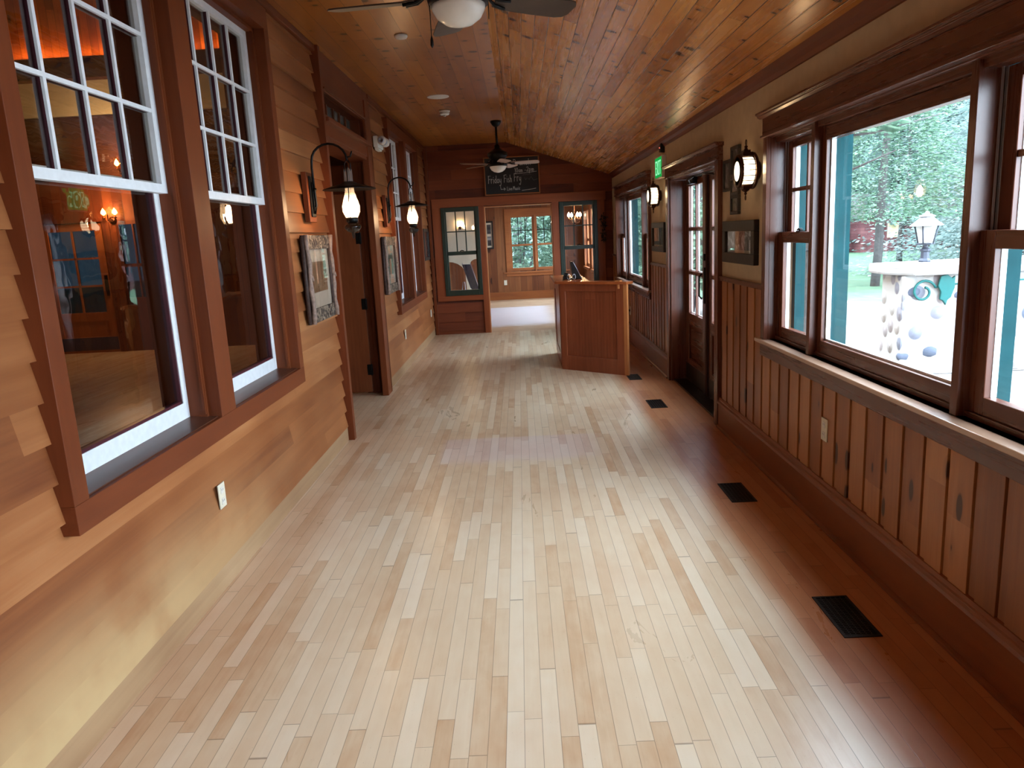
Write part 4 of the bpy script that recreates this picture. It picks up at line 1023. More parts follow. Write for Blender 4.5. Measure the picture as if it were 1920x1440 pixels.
# ------------------------------------------------------------------ CEILING FANS
def fan(label, loc, drop, angles, mat):
    t = thing('ceiling_fan', label, 'ceiling fan', loc)      # origin at blade height
    mb = MB(); mb.lathe([(.068, drop), (.068, drop-.02), (.05, drop-.05), (.022, drop-.075)], seg=24); mb.build('canopy', m_iron, t)
    mb = MB(); mb.tube([(0, 0, drop-.07), (0, 0, .16)], .014, 12); mb.build('downrod', m_iron, t)
    mb = MB(); mb.lathe([(.018, .19), (.034, .17), (.036, .14), (.07, .115), (.125, .085), (.130, .055), (.11, .025), (.10, .01), (.075, -.01), (.070, -.035)], seg=32); mb.build('motor_housing', m_iron, t)
    for k, a in enumerate(angles):
        a = math.radians(a); ca, sa = math.cos(a), math.sin(a)
        tilt = -.20
        def P(r, s, h=0):
            x = r; y = s*math.cos(tilt); z = s*math.sin(tilt)+h-.054*min(1, max(0, r-.06)/.12)
            return (x*ca-y*sa, x*sa+y*ca, z)
        prof = [(.17, .045), (.22, .055), (.36, .066), (.48, .070), (.515, .060), (.53, .035)]
        vs = []; top = [P(r, s, .006) for r, s in prof]+[P(r, -s, .006) for r, s in prof[::-1]]
        bot = [P(r, s, 0) for r, s in prof]+[P(r, -s, 0) for r, s in prof[::-1]]
        n = len(top); mb = MB()
        mb.add(top+bot, [tuple(range(n)), tuple(range(2*n-1, n-1, -1))]+[(i, (i+1) % n, n+(i+1) % n, n+i) for i in range(n)])
        b = mb.build('blade', mat, t)
        mb = MB(); mb.tube([P(.07, 0, .015), P(.12, 0, .0), P(.17, .02, -.006), P(.22, .03, -.006)], .007, 6); mb.tube([P(.12, 0, .0), P(.17, -.02, -.006), P(.22, -.03, -.006)], .007, 6); mb.build('blade_iron', m_iron, b)
    mb = MB(); mb.lathe([(.05, -.035), (.115, -.045), (.122, -.06), (.118, -.078), (.108, -.080)], seg=32); mb.build('light_kit', m_iron, t)
    mb = MB(); mb.lathe([(.108, -.076), (.105, -.095), (.088, -.125), (.055, -.148), (.02, -.157), (.001, -.158)], seg=32); mb.build('glass_bowl', m_opal, t)
    mb = MB()
    mb.tube([(-.112, -.02, -.06), (-.112, -.02, -.19)], .0018, 5); mb.lathe([(.002, -.19), (.006, -.205), (.007, -.225), (.002, -.235)], (-.112, -.02, 0), 'z', 8); mb.build('pull_chain', m_iron, t)
    mb = MB(); mb.tube([(.118, .02, -.06), (.118, .02, -.13)], .0018, 5); mb.build('pull_chain', m_iron, t)
    return t
fan('near ceiling fan with dark blades and an unlit white bowl, cut by the top edge', (-.195, 3.17, 2.53), .445, [28, 100, 172, 244, 316], m_blade)
fan('far ceiling fan on a long rod in front of the chalkboard', (-.222, 9.85, 2.50), .475, [-5, 67, 139, 211, 283], m_blade_lit)

# ceiling bits
t = thing('smoke_detector', 'small round white detector on the near part of the ceiling by the fan', 'smoke detector', (-.764, 5.62, ZC))
mb = MB(); mb.lathe([(.046, 0), (.046, -.012), (.038, -.022), (.001, -.024)], seg=28); mb.build('body', m_wplastic, t)
t = thing('smoke_detector', 'white stepped smoke detector on the ceiling beyond the round speaker', 'smoke detector', (-.776, 8.86, ZC))
mb = MB(); mb.lathe([(.062, 0), (.062, -.018), (.05, -.022), (.05, -.03), (.056, -.034), (.045, -.05), (.001, -.052)], seg=28); mb.build('body', m_wplastic, t)
mb = MB(); mb.lathe([(.016, -.052), (.014, -.066), (.001, -.068)], seg=14); mb.build('sensor', m_wplastic, t)
t = thing('ceiling_speaker', 'flat round white speaker grille on the ceiling between the fans', 'speaker', (-.757, 8.0, ZC))
mb = MB(); mb.lathe([(.112, 0), (.112, -.005), (.104, -.008), (.001, -.009)], seg=36); mb.build('grille', m_wplastic, t)
# twin head emergency light
t = thing('emergency_light', 'white twin headed emergency light high on the left wall past the doorway', 'emergency light', (-1.437, 8.02, 2.55))
mb = MB(); mb.box(0, -.15, -.05, .05, .15, .06); mb.prism([(-.11, -.05), (-.08, -.075), (.08, -.075), (.11, -.05)], 'x', 0, .045); mb.build('housing', m_wplastic, t, bevel=.008)
for dy in (-.09, .10):
    mb = MB(); mb.tube([(.045, dy, .01), (.065, dy-.01, .015)], .02, 10); mb.lathe([(.036, -.06), (.046, -.03), (.046, .0), (.03, .02)], (.085, dy-.01, .015), 'y', 18); h = mb.build('lamp_head', m_wplastic, t)
    mb = MB(); mb.lathe([(.032, -.063), (.024, -.064), (.001, -.058)], (.085, dy-.01, .015), 'y', 18); mb.build('lens', m_silver, h)

# ------------------------------------------------------------------ CHALKBOARD
t = thing('chalkboard', 'chalkboard with Friday Fish Fry writing on the end wall above the doorway', 'chalkboard', (-.063, YE-.01, 2.466))
W2, H2 = .437, .290
mb = MB(); b = .018
mb.box(-W2, -.03, -H2, W2, 0, -H2+b); mb.box(-W2, -.03, H2-b, W2, 0, H2); mb.box(-W2, -.03, -H2+b, -W2+b, 0, H2-b); mb.box(W2-b, -.03, -H2+b, W2, 0, H2-b)
mb.build('frame', m_pine_level, t, bevel=.002)
mb = MB(); mb.box(-W2+b, -.018, -H2+b, W2-b, 0, H2-b); mb.build('slate', m_slate, t)
GL = {
 'F': [[(0, 0), (.05, .5), (.03, 1)], [(.0, .95), (.25, 1.0), (.55, 1)], [(.04, .52), (.4, .56)]],
 'S': [[(.5, .9), (.3, 1), (.08, .85), (.12, .62), (.42, .42), (.48, .2), (.28, 0), (.02, .1)]],
 'B': [[(.05, 0), (.05, 1)], [(.05, 1), (.4, .95), (.42, .7), (.08, .53)], [(.08, .53), (.5, .45), (.5, .1), (.05, 0)]],
 'L': [[(.1, 1), (.05, 0), (.5, .02)]], 'M': [[(0, 0), (.1, 1), (.3, .4), (.5, 1), (.62, 0)]],
 'r': [[(.05, .6), (.08, 0)], [(.07, .4), (.2, .58), (.38, .55)]], 'i': [[(.1, .55), (.12, 0)], [(.1, .78), (.11, .82)]],
 'd': [[(.42, .45), (.2, .55), (.05, .3), (.15, .02), (.4, .15)], [(.45, 1), (.42, 0)]],
 'a': [[(.4, .5), (.2, .55), (.04, .3), (.14, .02), (.38, .15)], [(.4, .52), (.42, 0)]],
 'y': [[(.02, .55), (.12, .1), (.38, .2)], [(.4, .55), (.38, -.1), (.22, -.45), (0, -.3)]],
 's': [[(.3, .52), (.1, .5), (.1, .35), (.3, .22), (.25, .02), (.02, .05)]],
 'h': [[(.05, 1), (.06, 0)], [(.06, .4), (.25, .55), (.36, .4), (.38, 0)]],
 'n': [[(.04, .55), (.05, 0)], [(.05, .4), (.25, .56), (.36, .38), (.38, 0)]], 'u': [[(.04, .55), (.08, .05), (.3, .02), (.38, .5)], [(.38, .5), (.42, 0)]],
 'v': [[(.02, .55), (.16, 0), (.34, .55)]], 'e': [[(.04, .3), (.36, .34), (.3, .54), (.1, .5), (.03, .2), (.2, 0), (.38, .08)]],
 'c': [[(.36, .48), (.15, .55), (.03, .28), (.14, .02), (.36, .08)]], 'm': [[(.03, .55), (.05, 0)], [(.05, .4), (.18, .55), (.26, .4), (.27, 0)], [(.27, .4), (.4, .55), (.5, .4), (.52, 0)]],
 'p': [[(.05, .55), (.06, -.45)], [(.06, .45), (.28, .56), (.4, .3), (.25, .02), (.07, .1)]],
 '1': [[(.02, .8), (.14, 1), (.14, 0)]], '0': [[(.25, 1), (.03, .6), (.1, .1), (.3, 0), (.46, .4), (.4, .85), (.25, 1)]],
 '2': [[(.02, .8), (.2, 1), (.42, .85), (.35, .5), (.02, .03), (.5, .03)]], '-': [[(.1, .35), (.35, .37)]], ' ': [],
}
WD = {'r': .42, 'i': .24, ' ': .38, '1': .26, 'm': .66, 'M': .76, 's': .4, 'v': .42, 'S': .6, 'B': .62}
def write(txt, u, v, h, wscale=1., sp=.08, jit=.02):
    out = []; x = u
    for ch in txt:
        for s in GL[ch]:
            out.append([(x+a*h*wscale, v+c*h+R.uniform(-jit, jit)*h) for a, c in s])
        x += (WD.get(ch, .5)+sp)*h*wscale
    return out
FR = lambda u, v, h: (u, -.0185-h, v)
for wd, args in (('Friday', (-.372, -.105, .112, .60)), ('Fish', (-.125, -.100, .112, .60)), ('Fry', (.035, -.092, .118, .60)),
                 ('10am', (.05, .045, .066, .90)), ('-', (.20, .045, .066)), ('2pm', (.235, .052, .070, .95)), ('Sunday', (-.36, .150, .085, .85)), ('Brunch', (.03, .150, .09, .9))):
    strokes_on('chalk_word', write(wd, *args), .0062, m_chalk, t, FR)
for wd, args in (('Live', (-.085, -.225, .056, .8)), ('Music', (.012, -.222, .056, .75))):
    strokes_on('chalk_word', write(wd, *args), .005, m_chalk, t, FR)
for ln in ([(-.185, -.165), (-.18, -.205), (-.115, -.2), (-.135, -.18), (-.112, -.2), (-.13, -.22)], [(.05, .022), (.2, .028), (.39, .045)], [(.15, -.235), (.28, -.225), (.37, -.212)]):
    strokes_on('chalk_line', [ln], .0055, m_chalk, t, FR)
strokes_on('rubbed_writing', [[(.20, -.04), (.215, -.08), (.235, -.05)], [(.25, -.05), (.27, -.075), (.29, -.04)], [(.30, -.03), (.34, -.09), (.40, -.07)], [(.17, .0), (.3, .005)]], .005, m_chalk_dim, t, FR)
o = thing('dried_garland', 'dark dried garland hanging beside the right green window on the end wall', 'garland', (1.355, YE-.03, 1.35))
mb = MB(); mb.tube([(0, 0, .46), (.01, 0, .2), (0, 0, 0)], .006, 6)
g = mb.build('cord', m_barkdark, o)
mb = MB(); rr = random.Random(3)
for i in range(90):
    z = rr.uniform(.02, .46); w = .045*(.5+z); x = rr.uniform(-w, w); y = rr.uniform(-.04, .005); a = rr.uniform(0, 6.28); l = rr.uniform(.02, .05)
    d = (math.cos(a)*l, rr.uniform(-.01, .01), math.sin(a)*l)
    mb.add([(x, y, z), (x+d[0]*.5-d[2]*.25, y+.008, z+d[2]*.5+d[0]*.25), (x+d[0], y+d[1], z+d[2]), (x+d[0]*.5+d[2]*.25, y-.008, z+d[2]*.5-d[0]*.25)], [(0, 1, 2), (0, 2, 3)])
mb.build('dried_leaves', plain('dried_leaf', (46, 34, 26), .8, var=.4), o)

# ------------------------------------------------------------------ HOST STAND
A = Vector((.433, 8.44)); B = Vector((1.075, 7.876)); Lf = (B-A).length
dirf = (B-A)/Lf; ang = math.atan2(dirf.y, dirf.x)
t = thing('host_stand', 'reddish wooden host stand with a beadboard front panel on the maple floor', 'host stand', (0, 0, 0))
HT = 1.01
mb = MB()
mb.box(.433, 8.45, .0, .455, 9.62, HT-.03)                     # left side
mb.box(1.075, 7.92, 0, 1.10, 8.5, HT-.03)
mb.box(.433, 9.6, .1, .5, 9.62, HT-.03); mb.box(.455, 8.6, .55, .76, 9.6, .57)
side = mb.build('carcass', m_desk, t, bevel=.003)
mb = MB(); mb.box(.425, 8.46, .05, .433, 8.54, HT-.04); mb.box(.425, 9.5, .05, .433, 9.6, HT-.04); mb.box(.425, 8.54, .86, .433, 9.5, HT-.04); mb.box(.425, 8.54, .05, .433, 9.5, .17); mb.build('side_panel', m_desk, t, bevel=.002)
def FP(u, h, d=0):      # point on the slanted front: u along, d outward (toward camera)
    n = Vector((dirf.y, -dirf.x)); p = A+dirf*u+n*d; return (p.x, p.y, h)
def fbox(mb, u0, u1, h0, h1, d0, d1):
    vs = [FP(u0, h0, d0), FP(u1, h0, d0), FP(u1, h0, d1), FP(u0, h0, d1), FP(u0, h1, d0), FP(u1, h1, d0), FP(u1, h1, d1), FP(u0, h1, d1)]
    mb.add(vs, [(0, 3, 2, 1), (4, 5, 6, 7), (0, 1, 5, 4), (1, 2, 6, 5), (2, 3, 7, 6), (3, 0, 4, 7)])
mb = MB(); st = .075
fbox(mb, 0, st, 0, HT-.03, -.02, 0); fbox(mb, Lf-st-.02, Lf, 0, HT-.03, -.02, 0); fbox(mb, st, Lf-st-.02, 0, .165, -.02, 0); fbox(mb, st, Lf-st-.02, HT-.11, HT-.03, -.02, 0)
fp = mb.build('front_frame', m_desk, t, bevel=.003)
mb = MB(); u = st
while u < Lf-st-.02-.001:
    w = min(.042, Lf-st-.02-u); fbox(mb, u+.0015, u+w-.0015, .165, HT-.11, -.024, -.016); u += .042
mb.build('beadboard_panel', m_desk, t)
mb = MB(); fbox(mb, Lf-.002, Lf+.045, 0, HT-.03, -.03, .004); mb.build('corner_post', m_desk_light, t, bevel=.003)
mb = MB(); q = [FP(-.03, 0, .03)[:2], FP(Lf+.06, 0, .03)[:2], (1.13, 8.0), (1.13, 9.64), (.38, 9.64), (.38, FP(-.05, 0, .0)[1])]
q = [FP(-.03, 0, .03)[:2], FP(Lf+.06, 0, .03)[:2], FP(Lf+.06, 0, -.10)[:2], FP(.33, 0, -.12)[:2], (.76, 8.55), (.76, 9.64), (.38, 9.64), (.38, FP(-.05, 0, .0)[1])]
mb.prism(q, 'z', HT-.03, HT); mb.build('countertop', wood('counter_wood', [(140, 66, 30), (164, 84, 42), (180, 102, 56), (192, 120, 72)], 'X', 'Y', 0, rough=.25), t, bevel=.004)
mb = MB(); fbox(mb, Lf-.09, Lf-.03, HT-.002, HT+.012, -.03, .02); fbox(mb, Lf-.06, Lf-.045, HT-.075, HT-.03, 0, .02); mb.build('corner_bracket', m_desk_light, t)

t = thing('tablet_terminal', 'black tablet terminal tilted on the host stand counter', 'tablet', (.62, 8.72, HT))
mb = MB(); mb.prism([(-.02, .02), (.075, .0), (.085, .004), (-.012, .20), (-.03, .205), (-.04, .195)], 'y', -.09, .09); mb.build('body', m_black, t, bevel=.003)
mb = MB(); mb.tube([(.085, -.092, .004), (.0, -.092, .18), (-.012, -.092, .20)], .0035, 6); mb.build('bright_edge', m_silver, t)
mb = MB(); mb.box(-.06, -.06, 0, .09, .06, .012); mb.build('base', m_black, t)
t = thing('coiled_cable', 'loops of grey cable lying beside the tablet on the host stand', 'cable', (.58, 8.56, HT))
mb = MB()
for cx, rr_ in ((-.03, .03), (.03, .028)):
    mb.tube([(cx+rr_*.6*math.cos(2*PI*i/16), .01*math.sin(4*PI*i/16), .036+rr_*math.sin(2*PI*i/16)) for i in range(16)], .004, 6, closed=True)
mb.build('cable_loop', m_silver, t)
t = thing('card_reader', 'small black box left of the tablet on the host stand', 'card reader', (.53, 8.75, HT))
mb = MB(); mb.box(-.035, -.05, 0, .035, .05, .035); mb.prism([(-.03, .035), (.03, .035), (.02, .07), (-.02, .075)], 'y', -.03, .03); mb.build('body', m_black, t, bevel=.006)

# cord along the right baseboard
t = thing('power_cord', 'power cord hanging from the outlet and running along the right baseboard', 'cord', (1.49, 10.27, .43))
mb = MB(); P0 = [(1.488, 10.27, .45), (1.46, 10.30, .445), (1.455, 10.42, .42), (1.47, 10.50, .36), (1.475, 10.36, .29), (1.475, 10.15, .255), (1.478, 9.8, .252), (1.478, 9.4, .252), (1.478, 8.8, .252), (1.478, 8.2, .252), (1.478, 7.62, .252)]
mb = MB(off=(1.49, 10.27, .43)); mb.tube(P0[:6], .005, 6); mb.build('black_lead', m_black, t)
mb = MB(off=(1.49, 10.27, .43)); mb.tube(P0[5:], .0045, 6); mb.build('tan_lead', m_bark, t)
mb = MB(off=(1.49, 10.27, .43)); mb.box(1.462, 10.25, .43, 1.488, 10.29, .46); mb.build('plug', m_black, t, bevel=.003)

# ------------------------------------------------------------------ FLOOR VENTS
def vent(label, x, y, hw=.072, hl=.16):
    t = thing('floor_vent', label, 'floor vent', (x, y, 0), group=None)
    mb = MB(); b = .012
    mb.box(-hw, -hl, 0, hw, -hl+b, .004); mb.box(-hw, hl-b, 0, hw, hl, .004); mb.box(-hw, -hl+b, 0, -hw+b, hl-b, .004); mb.box(hw-b, -hl+b, 0, hw, hl-b, .004)
    mb.build('rim', m_vent, t, bevel=.001)
    mb = MB(); n = int((2*hl-2*b)/.012)
    for i in range(n): y0 = -hl+b+i*.012; mb.box(-hw+b, y0+.002, .0005, hw-b, y0+.008, .0032)
    for i in range(1, 6): x0 = -hw+b+i*(2*hw-2*b)/6; mb.box(x0-.002, -hl+b, .0005, x0+.002, hl-b, .0035)
    mb.build('grille', m_vent, t)
    mb = MB(); mb.box(-hw+b, -hl+b, 0, hw-b, hl-b, .0006); mb.build('duct_shade_sheet', plain('duct_shade', (4, 4, 4), .9) if 'duct_shade' not in D.materials else D.materials['duct_shade'], t)  # black sheet paints the shade inside the duct
vent('black floor vent nearest the camera', 1.223, 2.713)
vent('black floor vent second from the camera, below the large window', 1.207, 4.153)
vent('dark floor vent in front of the exit door', 1.161, 6.486)
vent('dark floor vent at the foot of the host stand', 1.152, 7.760, .066, .15)

# ------------------------------------------------------------------ wall behind the camera
mb = MB(); mb.box(-1.75, YB-.12, 0, 1.8, YB, 3.05); struct(mb.build('wall_behind', m_siding_end), None, 'wall')

# ------------------------------------------------------------------ OUTDOORS
def leafmat(name, cols):
    t = NT(name); v, _ = t.coords(); n = t.noise(v, 2.6, 5., .65)
    c = t.ramp(n, [(.3, lin(cols[0])), (.5, lin(cols[1])), (.7, lin(cols[2]))])
    b = t.node('ShaderNodeBsdfDiffuse'); t.l.new(c, b.inputs[0])
    tl = t.node('ShaderNodeBsdfTranslucent'); t.l.new(c, tl.inputs[0])
    mx = t.node('ShaderNodeMixShader'); mx.inputs[0].default_value = .35
    t.l.new(b.outputs[0], mx.inputs[1]); t.l.new(tl.outputs[0], mx.inputs[2]); t.l.new(mx.outputs[0], t.out.inputs[0]); return t.m
m_leaf_a = leafmat('cedar_foliage', [(66, 86, 84), (98, 118, 114), (130, 150, 142)])
m_leaf_b = leafmat('bright_foliage', [(68, 96, 82), (102, 130, 110), (136, 162, 136)])
m_leaf_c = leafmat('pale_foliage', [(106, 124, 124), (136, 152, 150), (164, 176, 172)])
m_trunk = plain('tree_bark', (64, 62, 62), .9, var=.3, scale=12, bstr=.8)
def grass():
    t = NT('lawn'); v, a = t.coords(); n = t.noise(v, 2., 5.)
    return t.bsdf(t.ramp(n, [(.3, lin((56, 86, 62))), (.7, lin((76, 104, 78)))]), .9, bump=t.noise(v, 40., 3.), bstr=.5, bdist=.03)
def gravel():
    t = NT('pale_gravel'); v, a = t.coords(); n = t.noise(v, 6., 6., .7); n2 = t.noise(v, 50., 3.)
    return t.bsdf(t.ramp(n, [(.32, lin((84, 80, 78))), (.5, lin((116, 112, 110))), (.7, lin((136, 134, 132)))]), .95, bump=n2, bstr=.6, bdist=.02)
ZG = -.5
mb = MB(); mb.box(1.78, -14, ZG-.2, 11.0, 60, ZG); mb.box(-20, YF+.3, ZG-.2, 1.78, 60, ZG)
struct(mb.build('ground', gravel()), 'pale gravel ground outside the right windows', 'ground')
mb = MB(); n = 24
mb.prism([(6.9, 17.3), (8.3, 16.2), (11, 14.2), (60, 6), (60, 90), (-30, 90), (-30, 23), (3, 23), (6.2, 20.5)], 'z', ZG-.1, ZG+.03)
lawn = mb.build('lawn', grass()); tag(lawn, 'green lawn between the gravel and the tree line', 'grass', kind='stuff')
def stonemat():
    t = NT('fieldstone_masonry'); v, a = t.coords()
    vo = t.node('ShaderNodeTexVoronoi', feature='F1'); t.put(vo.inputs['Vector'], v); vo.inputs['Scale'].default_value = 4.2; vo.inputs['Randomness'].default_value = .8
    ve = t.node('ShaderNodeTexVoronoi', feature='DISTANCE_TO_EDGE'); t.put(ve.inputs['Vector'], v); ve.inputs['Scale'].default_value = 3.6
    sp = t.node('ShaderNodeSeparateColor'); t.l.new(vo.outputs['Color'], sp.inputs[0])
    n = t.noise(v, 14., 5.)
    c = t.ramp(sp.outputs[0], [(0, lin((84, 92, 106))), (.25, lin((116, 116, 124))), (.5, lin((142, 134, 132))), (.75, lin((156, 150, 142))), (1, lin((166, 162, 158)))])
    c = t.mix(t.math('MULTIPLY', n, .5), c, lin((140, 132, 134)), 'MULTIPLY')
    mo = t.smooth(t.math('MULTIPLY_ADD', n, .12, vo.outputs['Distance']), .44, .52); c = t.mix(mo, c, lin((146, 143, 138)))
    h = t.math('SUBTRACT', .5, t.math('MINIMUM', vo.outputs['Distance'], .42))
    return t.bsdf(c, .9, bump=h, bstr=1., bdist=.15)
m_stone = stonemat()
m_cap = plain('pale_stone_cap', (142, 138, 134), .8, var=.05, scale=5, bstr=.3)
t = thing('stone_pillar', 'broad fieldstone wall with a pale slab cap outside the large right window', 'stone wall', (5.0, 10.0, ZG))
mb = MB(); mb.prism([(-.07, .25), (-.16, -.5), (4.2, -.62), (4.2, .3)], 'z', 0, 1.29); mb.build('masonry', m_stone, t, bevel=.03)
mb = MB(); mb.prism([(-.22, .35), (-.27, -.2), (-.10, -.66), (4.3, -.78), (4.3, .45)], 'z', 1.29, 1.42); mb.build('cap_stone', m_cap, t, bevel=.03)
def rock(mb, c, r, rr):
    vs = []; fs = []; seg = 10; rings = 6
    for i in range(rings+1):
        a = PI*i/rings
        for k in range(seg):
            b = 2*PI*k/seg; j = 1+rr.uniform(-.08, .08)
            vs.append((c[0]+r[0]*math.sin(a)*math.cos(b)*j, c[1]+r[1]*math.sin(a)*math.sin(b)*j, c[2]+r[2]*math.cos(a)*j))
    for i in range(rings):
        for k in range(seg): fs.append((i*seg+k, i*seg+(k+1) % seg, (i+1)*seg+(k+1) % seg, (i+1)*seg+k))
    mb.add(vs, fs, True)
m_rock = plain('blue_grey_stone', (62, 70, 84), .85, var=.25, scale=9, bstr=.5)
for (dx, dy, z, r) in ((.22, -.49, .30, .11), (.62, -.50, .28, .10), (-.02, -.48, 1.08, .10), (-.10, -.47, .25, .09), (.55, -.49, 1.02, .09)):
    mb = MB(); rock(mb, (dx, dy, z), (r, .05, r*.7), R); mb.build('face_stone', m_rock, t)
t = thing('post_lantern', 'white post lantern standing on the cap of the stone wall outside', 'lantern', (5.36, 10.0, ZG+1.42))
m_lampwhite = plain('white_lamp_paint', (120, 122, 124), .5, var=.03); m_lampgrey = plain('grey_lamp_metal', (48, 54, 66), .5, .3)
mb = MB(); mb.lathe([(.075, 0), (.075, .02), (.055, .05), (.052, .13), (.07, .15), (.07, .165), (.03, .19), (.035, .22)], seg=8, smooth=False); mb.build('pedestal', m_lampgrey, t)
mb = MB()
for i in range(4):
    a = PI/4+PI/2*i; mb.tube([(.09*math.cos(a), .09*math.sin(a), .235), (.145*math.cos(a), .145*math.sin(a), .47)], .009, 6)
mb.lathe([(.10, .225), (.13, .23), (.13, .245), (.10, .25)], seg=4, smooth=False); mb.build('cage', m_lampgrey, t)
mb = MB(); mb.lathe([(.088, .245), (.135, .465)], seg=4, smooth=False); mb.build('glass', plain('frosted_white_panel', (170, 170, 166), .4, var=.02), t)
mb = MB(); mb.lathe([(.20, .47), (.19, .485), (.13, .53), (.085, .575), (.08, .585), (.10, .59), (.095, .60), (.03, .625), (.03, .635), (.02, .65), (.001, .66)], seg=12, smooth=False); mb.build('roof', m_lampwhite, t)
m_scroll = plain('teal_painted_iron', (14, 76, 74), .6, .0, var=.1, spec=.2)
t = thing('iron_scroll_bracket', 'teal iron scroll bracket with a leaf ornament on the stone wall outside', 'bracket', (5.10, 9.44, .60))
pts = [(-.03+(.155-.10*i/26)*math.cos(PI*.1+i*.28), 0, -.02+(.155-.10*i/26)*math.sin(PI*.1+i*.28)) for i in range(27)]
mb = MB(); mb.tube(pts, .016, 8); mb.tube([pts[0], (.3, 0, .06), (1.5, -.1, .09)], .012, 6); mb.build('scroll', m_scroll, t)
mb = MB(); mb.prism([(.16, .17), (.24, .19), (.30, .14), (.34, .17), (.34, .02), (.30, -.10), (.26, -.13), (.24, -.20), (.20, -.14), (.16, -.12), (.17, -.03), (.13, .05)], 'y', -.04, .0); mb.build('leaf_ornament', m_scroll, t, bevel=.01)
# low curved stone edging
t = thing('stone_edging', 'low pale curved stone edging in front of the lawn outside', 'edging', (7.0, 15.0, ZG))
mb = MB(); P = []
for i in range(13):
    f = i/12; P.append((-1.0+3.6*f, 1.6-2.9*f+.7*math.sin(PI*f)*-1))
vs = [(x, y, 0) for x, y in P]+[(x, y, .30) for x, y in P]+[(x+.25, y+.35, .30) for x, y in P]+[(x+.25, y+.35, 0) for x, y in P]
n = 13; fs = []
for i in range(n-1):
    for a in range(3): fs.append((a*n+i, a*n+i+1, (a+1)*n+i+1, (a+1)*n+i))
mb.add(vs, fs); mb.build('edging_stones', m_cap, t)

def conifer_mesh(name, H, W, n, seed, mat, base=.12, lsize=.16):
    rr = random.Random(seed); mb = MB()
    for i in range(n):
        h = base+(1-base)*(rr.random()**1.25); rad = W*(1-h)**.75*(.35+.65*rr.random()**.5)+.15
        a = rr.uniform(0, 2*PI); lump = 1+.25*math.sin(a*5+h*17)+.15*math.sin(a*11-h*31)
        rad *= lump; x, y, z = rad*math.cos(a), rad*math.sin(a), h*H-.18*rad
        L = lsize*rr.uniform(.7, 1.8); da = a+rr.uniform(-.8, .8); dz = rr.uniform(-.45, .15)
        d = Vector((math.cos(da), math.sin(da), dz)).normalized()*L; s = Vector((-math.sin(da), math.cos(da), rr.uniform(-.6, .6)))*L*.28
        p = Vector((x, y, z))
        mb.add([tuple(p-s*.3), tuple(p+d*.5-s), tuple(p+d), tuple(p+d*.5+s)], [(0, 1, 2), (0, 2, 3)])
    o = mb.build('foliage', mat)
    return o
def trunk_mesh(H, r, lean=.03, seed=0):
    rr = random.Random(seed); mb = MB(); pts = [(lean*H*f+.06*math.sin(f*9+seed), .05*math.cos(f*7), H*f) for f in [i/8 for i in range(9)]]
    mb.tube(pts, [r*(1.25-.75*i/8) for i in range(9)], 10)
    for k in range(7):
        f = .35+.08*k; a = rr.uniform(0, 6.28); p = Vector((lean*H*f, 0, H*f)); q = p+Vector((math.cos(a)*1.2, math.sin(a)*1.2, .15))
        mb.tube([tuple(p), tuple((p+q)/2+Vector((0, 0, -.05))), tuple(q)], [r*.16, r*.1, r*.04], 6)
    return mb.build('trunk', m_trunk)
def tree(label, x, y, H, W, n, seed, mat, r=.16, base=.15, lean=.03, group=None, lsize=.16):
    t = thing('evergreen_tree', label, 'tree', (x, y, ZG-.02), group=group)
    f = conifer_mesh('foliage', H, W, n, seed, mat, base, lsize); f.parent = t
    k = trunk_mesh(H*.9, r, lean, seed); k.parent = t
    return t
tree('bright green evergreen with a bare dark trunk on the lawn behind the stone wall', 10.35, 22.0, 9.5, 2.6, 30000, 1, m_leaf_b, .105, .24, .05, lsize=.085)
tree('tall grey green cedar filling the upper right of the picture window', 16.0, 24.0, 14., 4.2, 42000, 2, m_leaf_c, .2, .06, lsize=.11)
tree('young tree with a slim pale trunk between the lawn and the red cabin', 14.6, 29.0, 8., 2.4, 12000, 3, m_leaf_a, .09, .28, lsize=.1)
tree('broad cedar just right of the post lantern', 19.5, 27.0, 11., 4.4, 34000, 4, m_leaf_c, .2, .04, lsize=.10)
tree('rough barked tree close outside the narrow window', 3.3, 8.55, 5.5, .9, 1500, 5, m_leaf_b, .13, .55, 0)
tree('dense green tree outside the exit door', 6.6, 27.5, 11., 3.2, 16000, 6, m_leaf_b, .2, .05, lsize=.12)
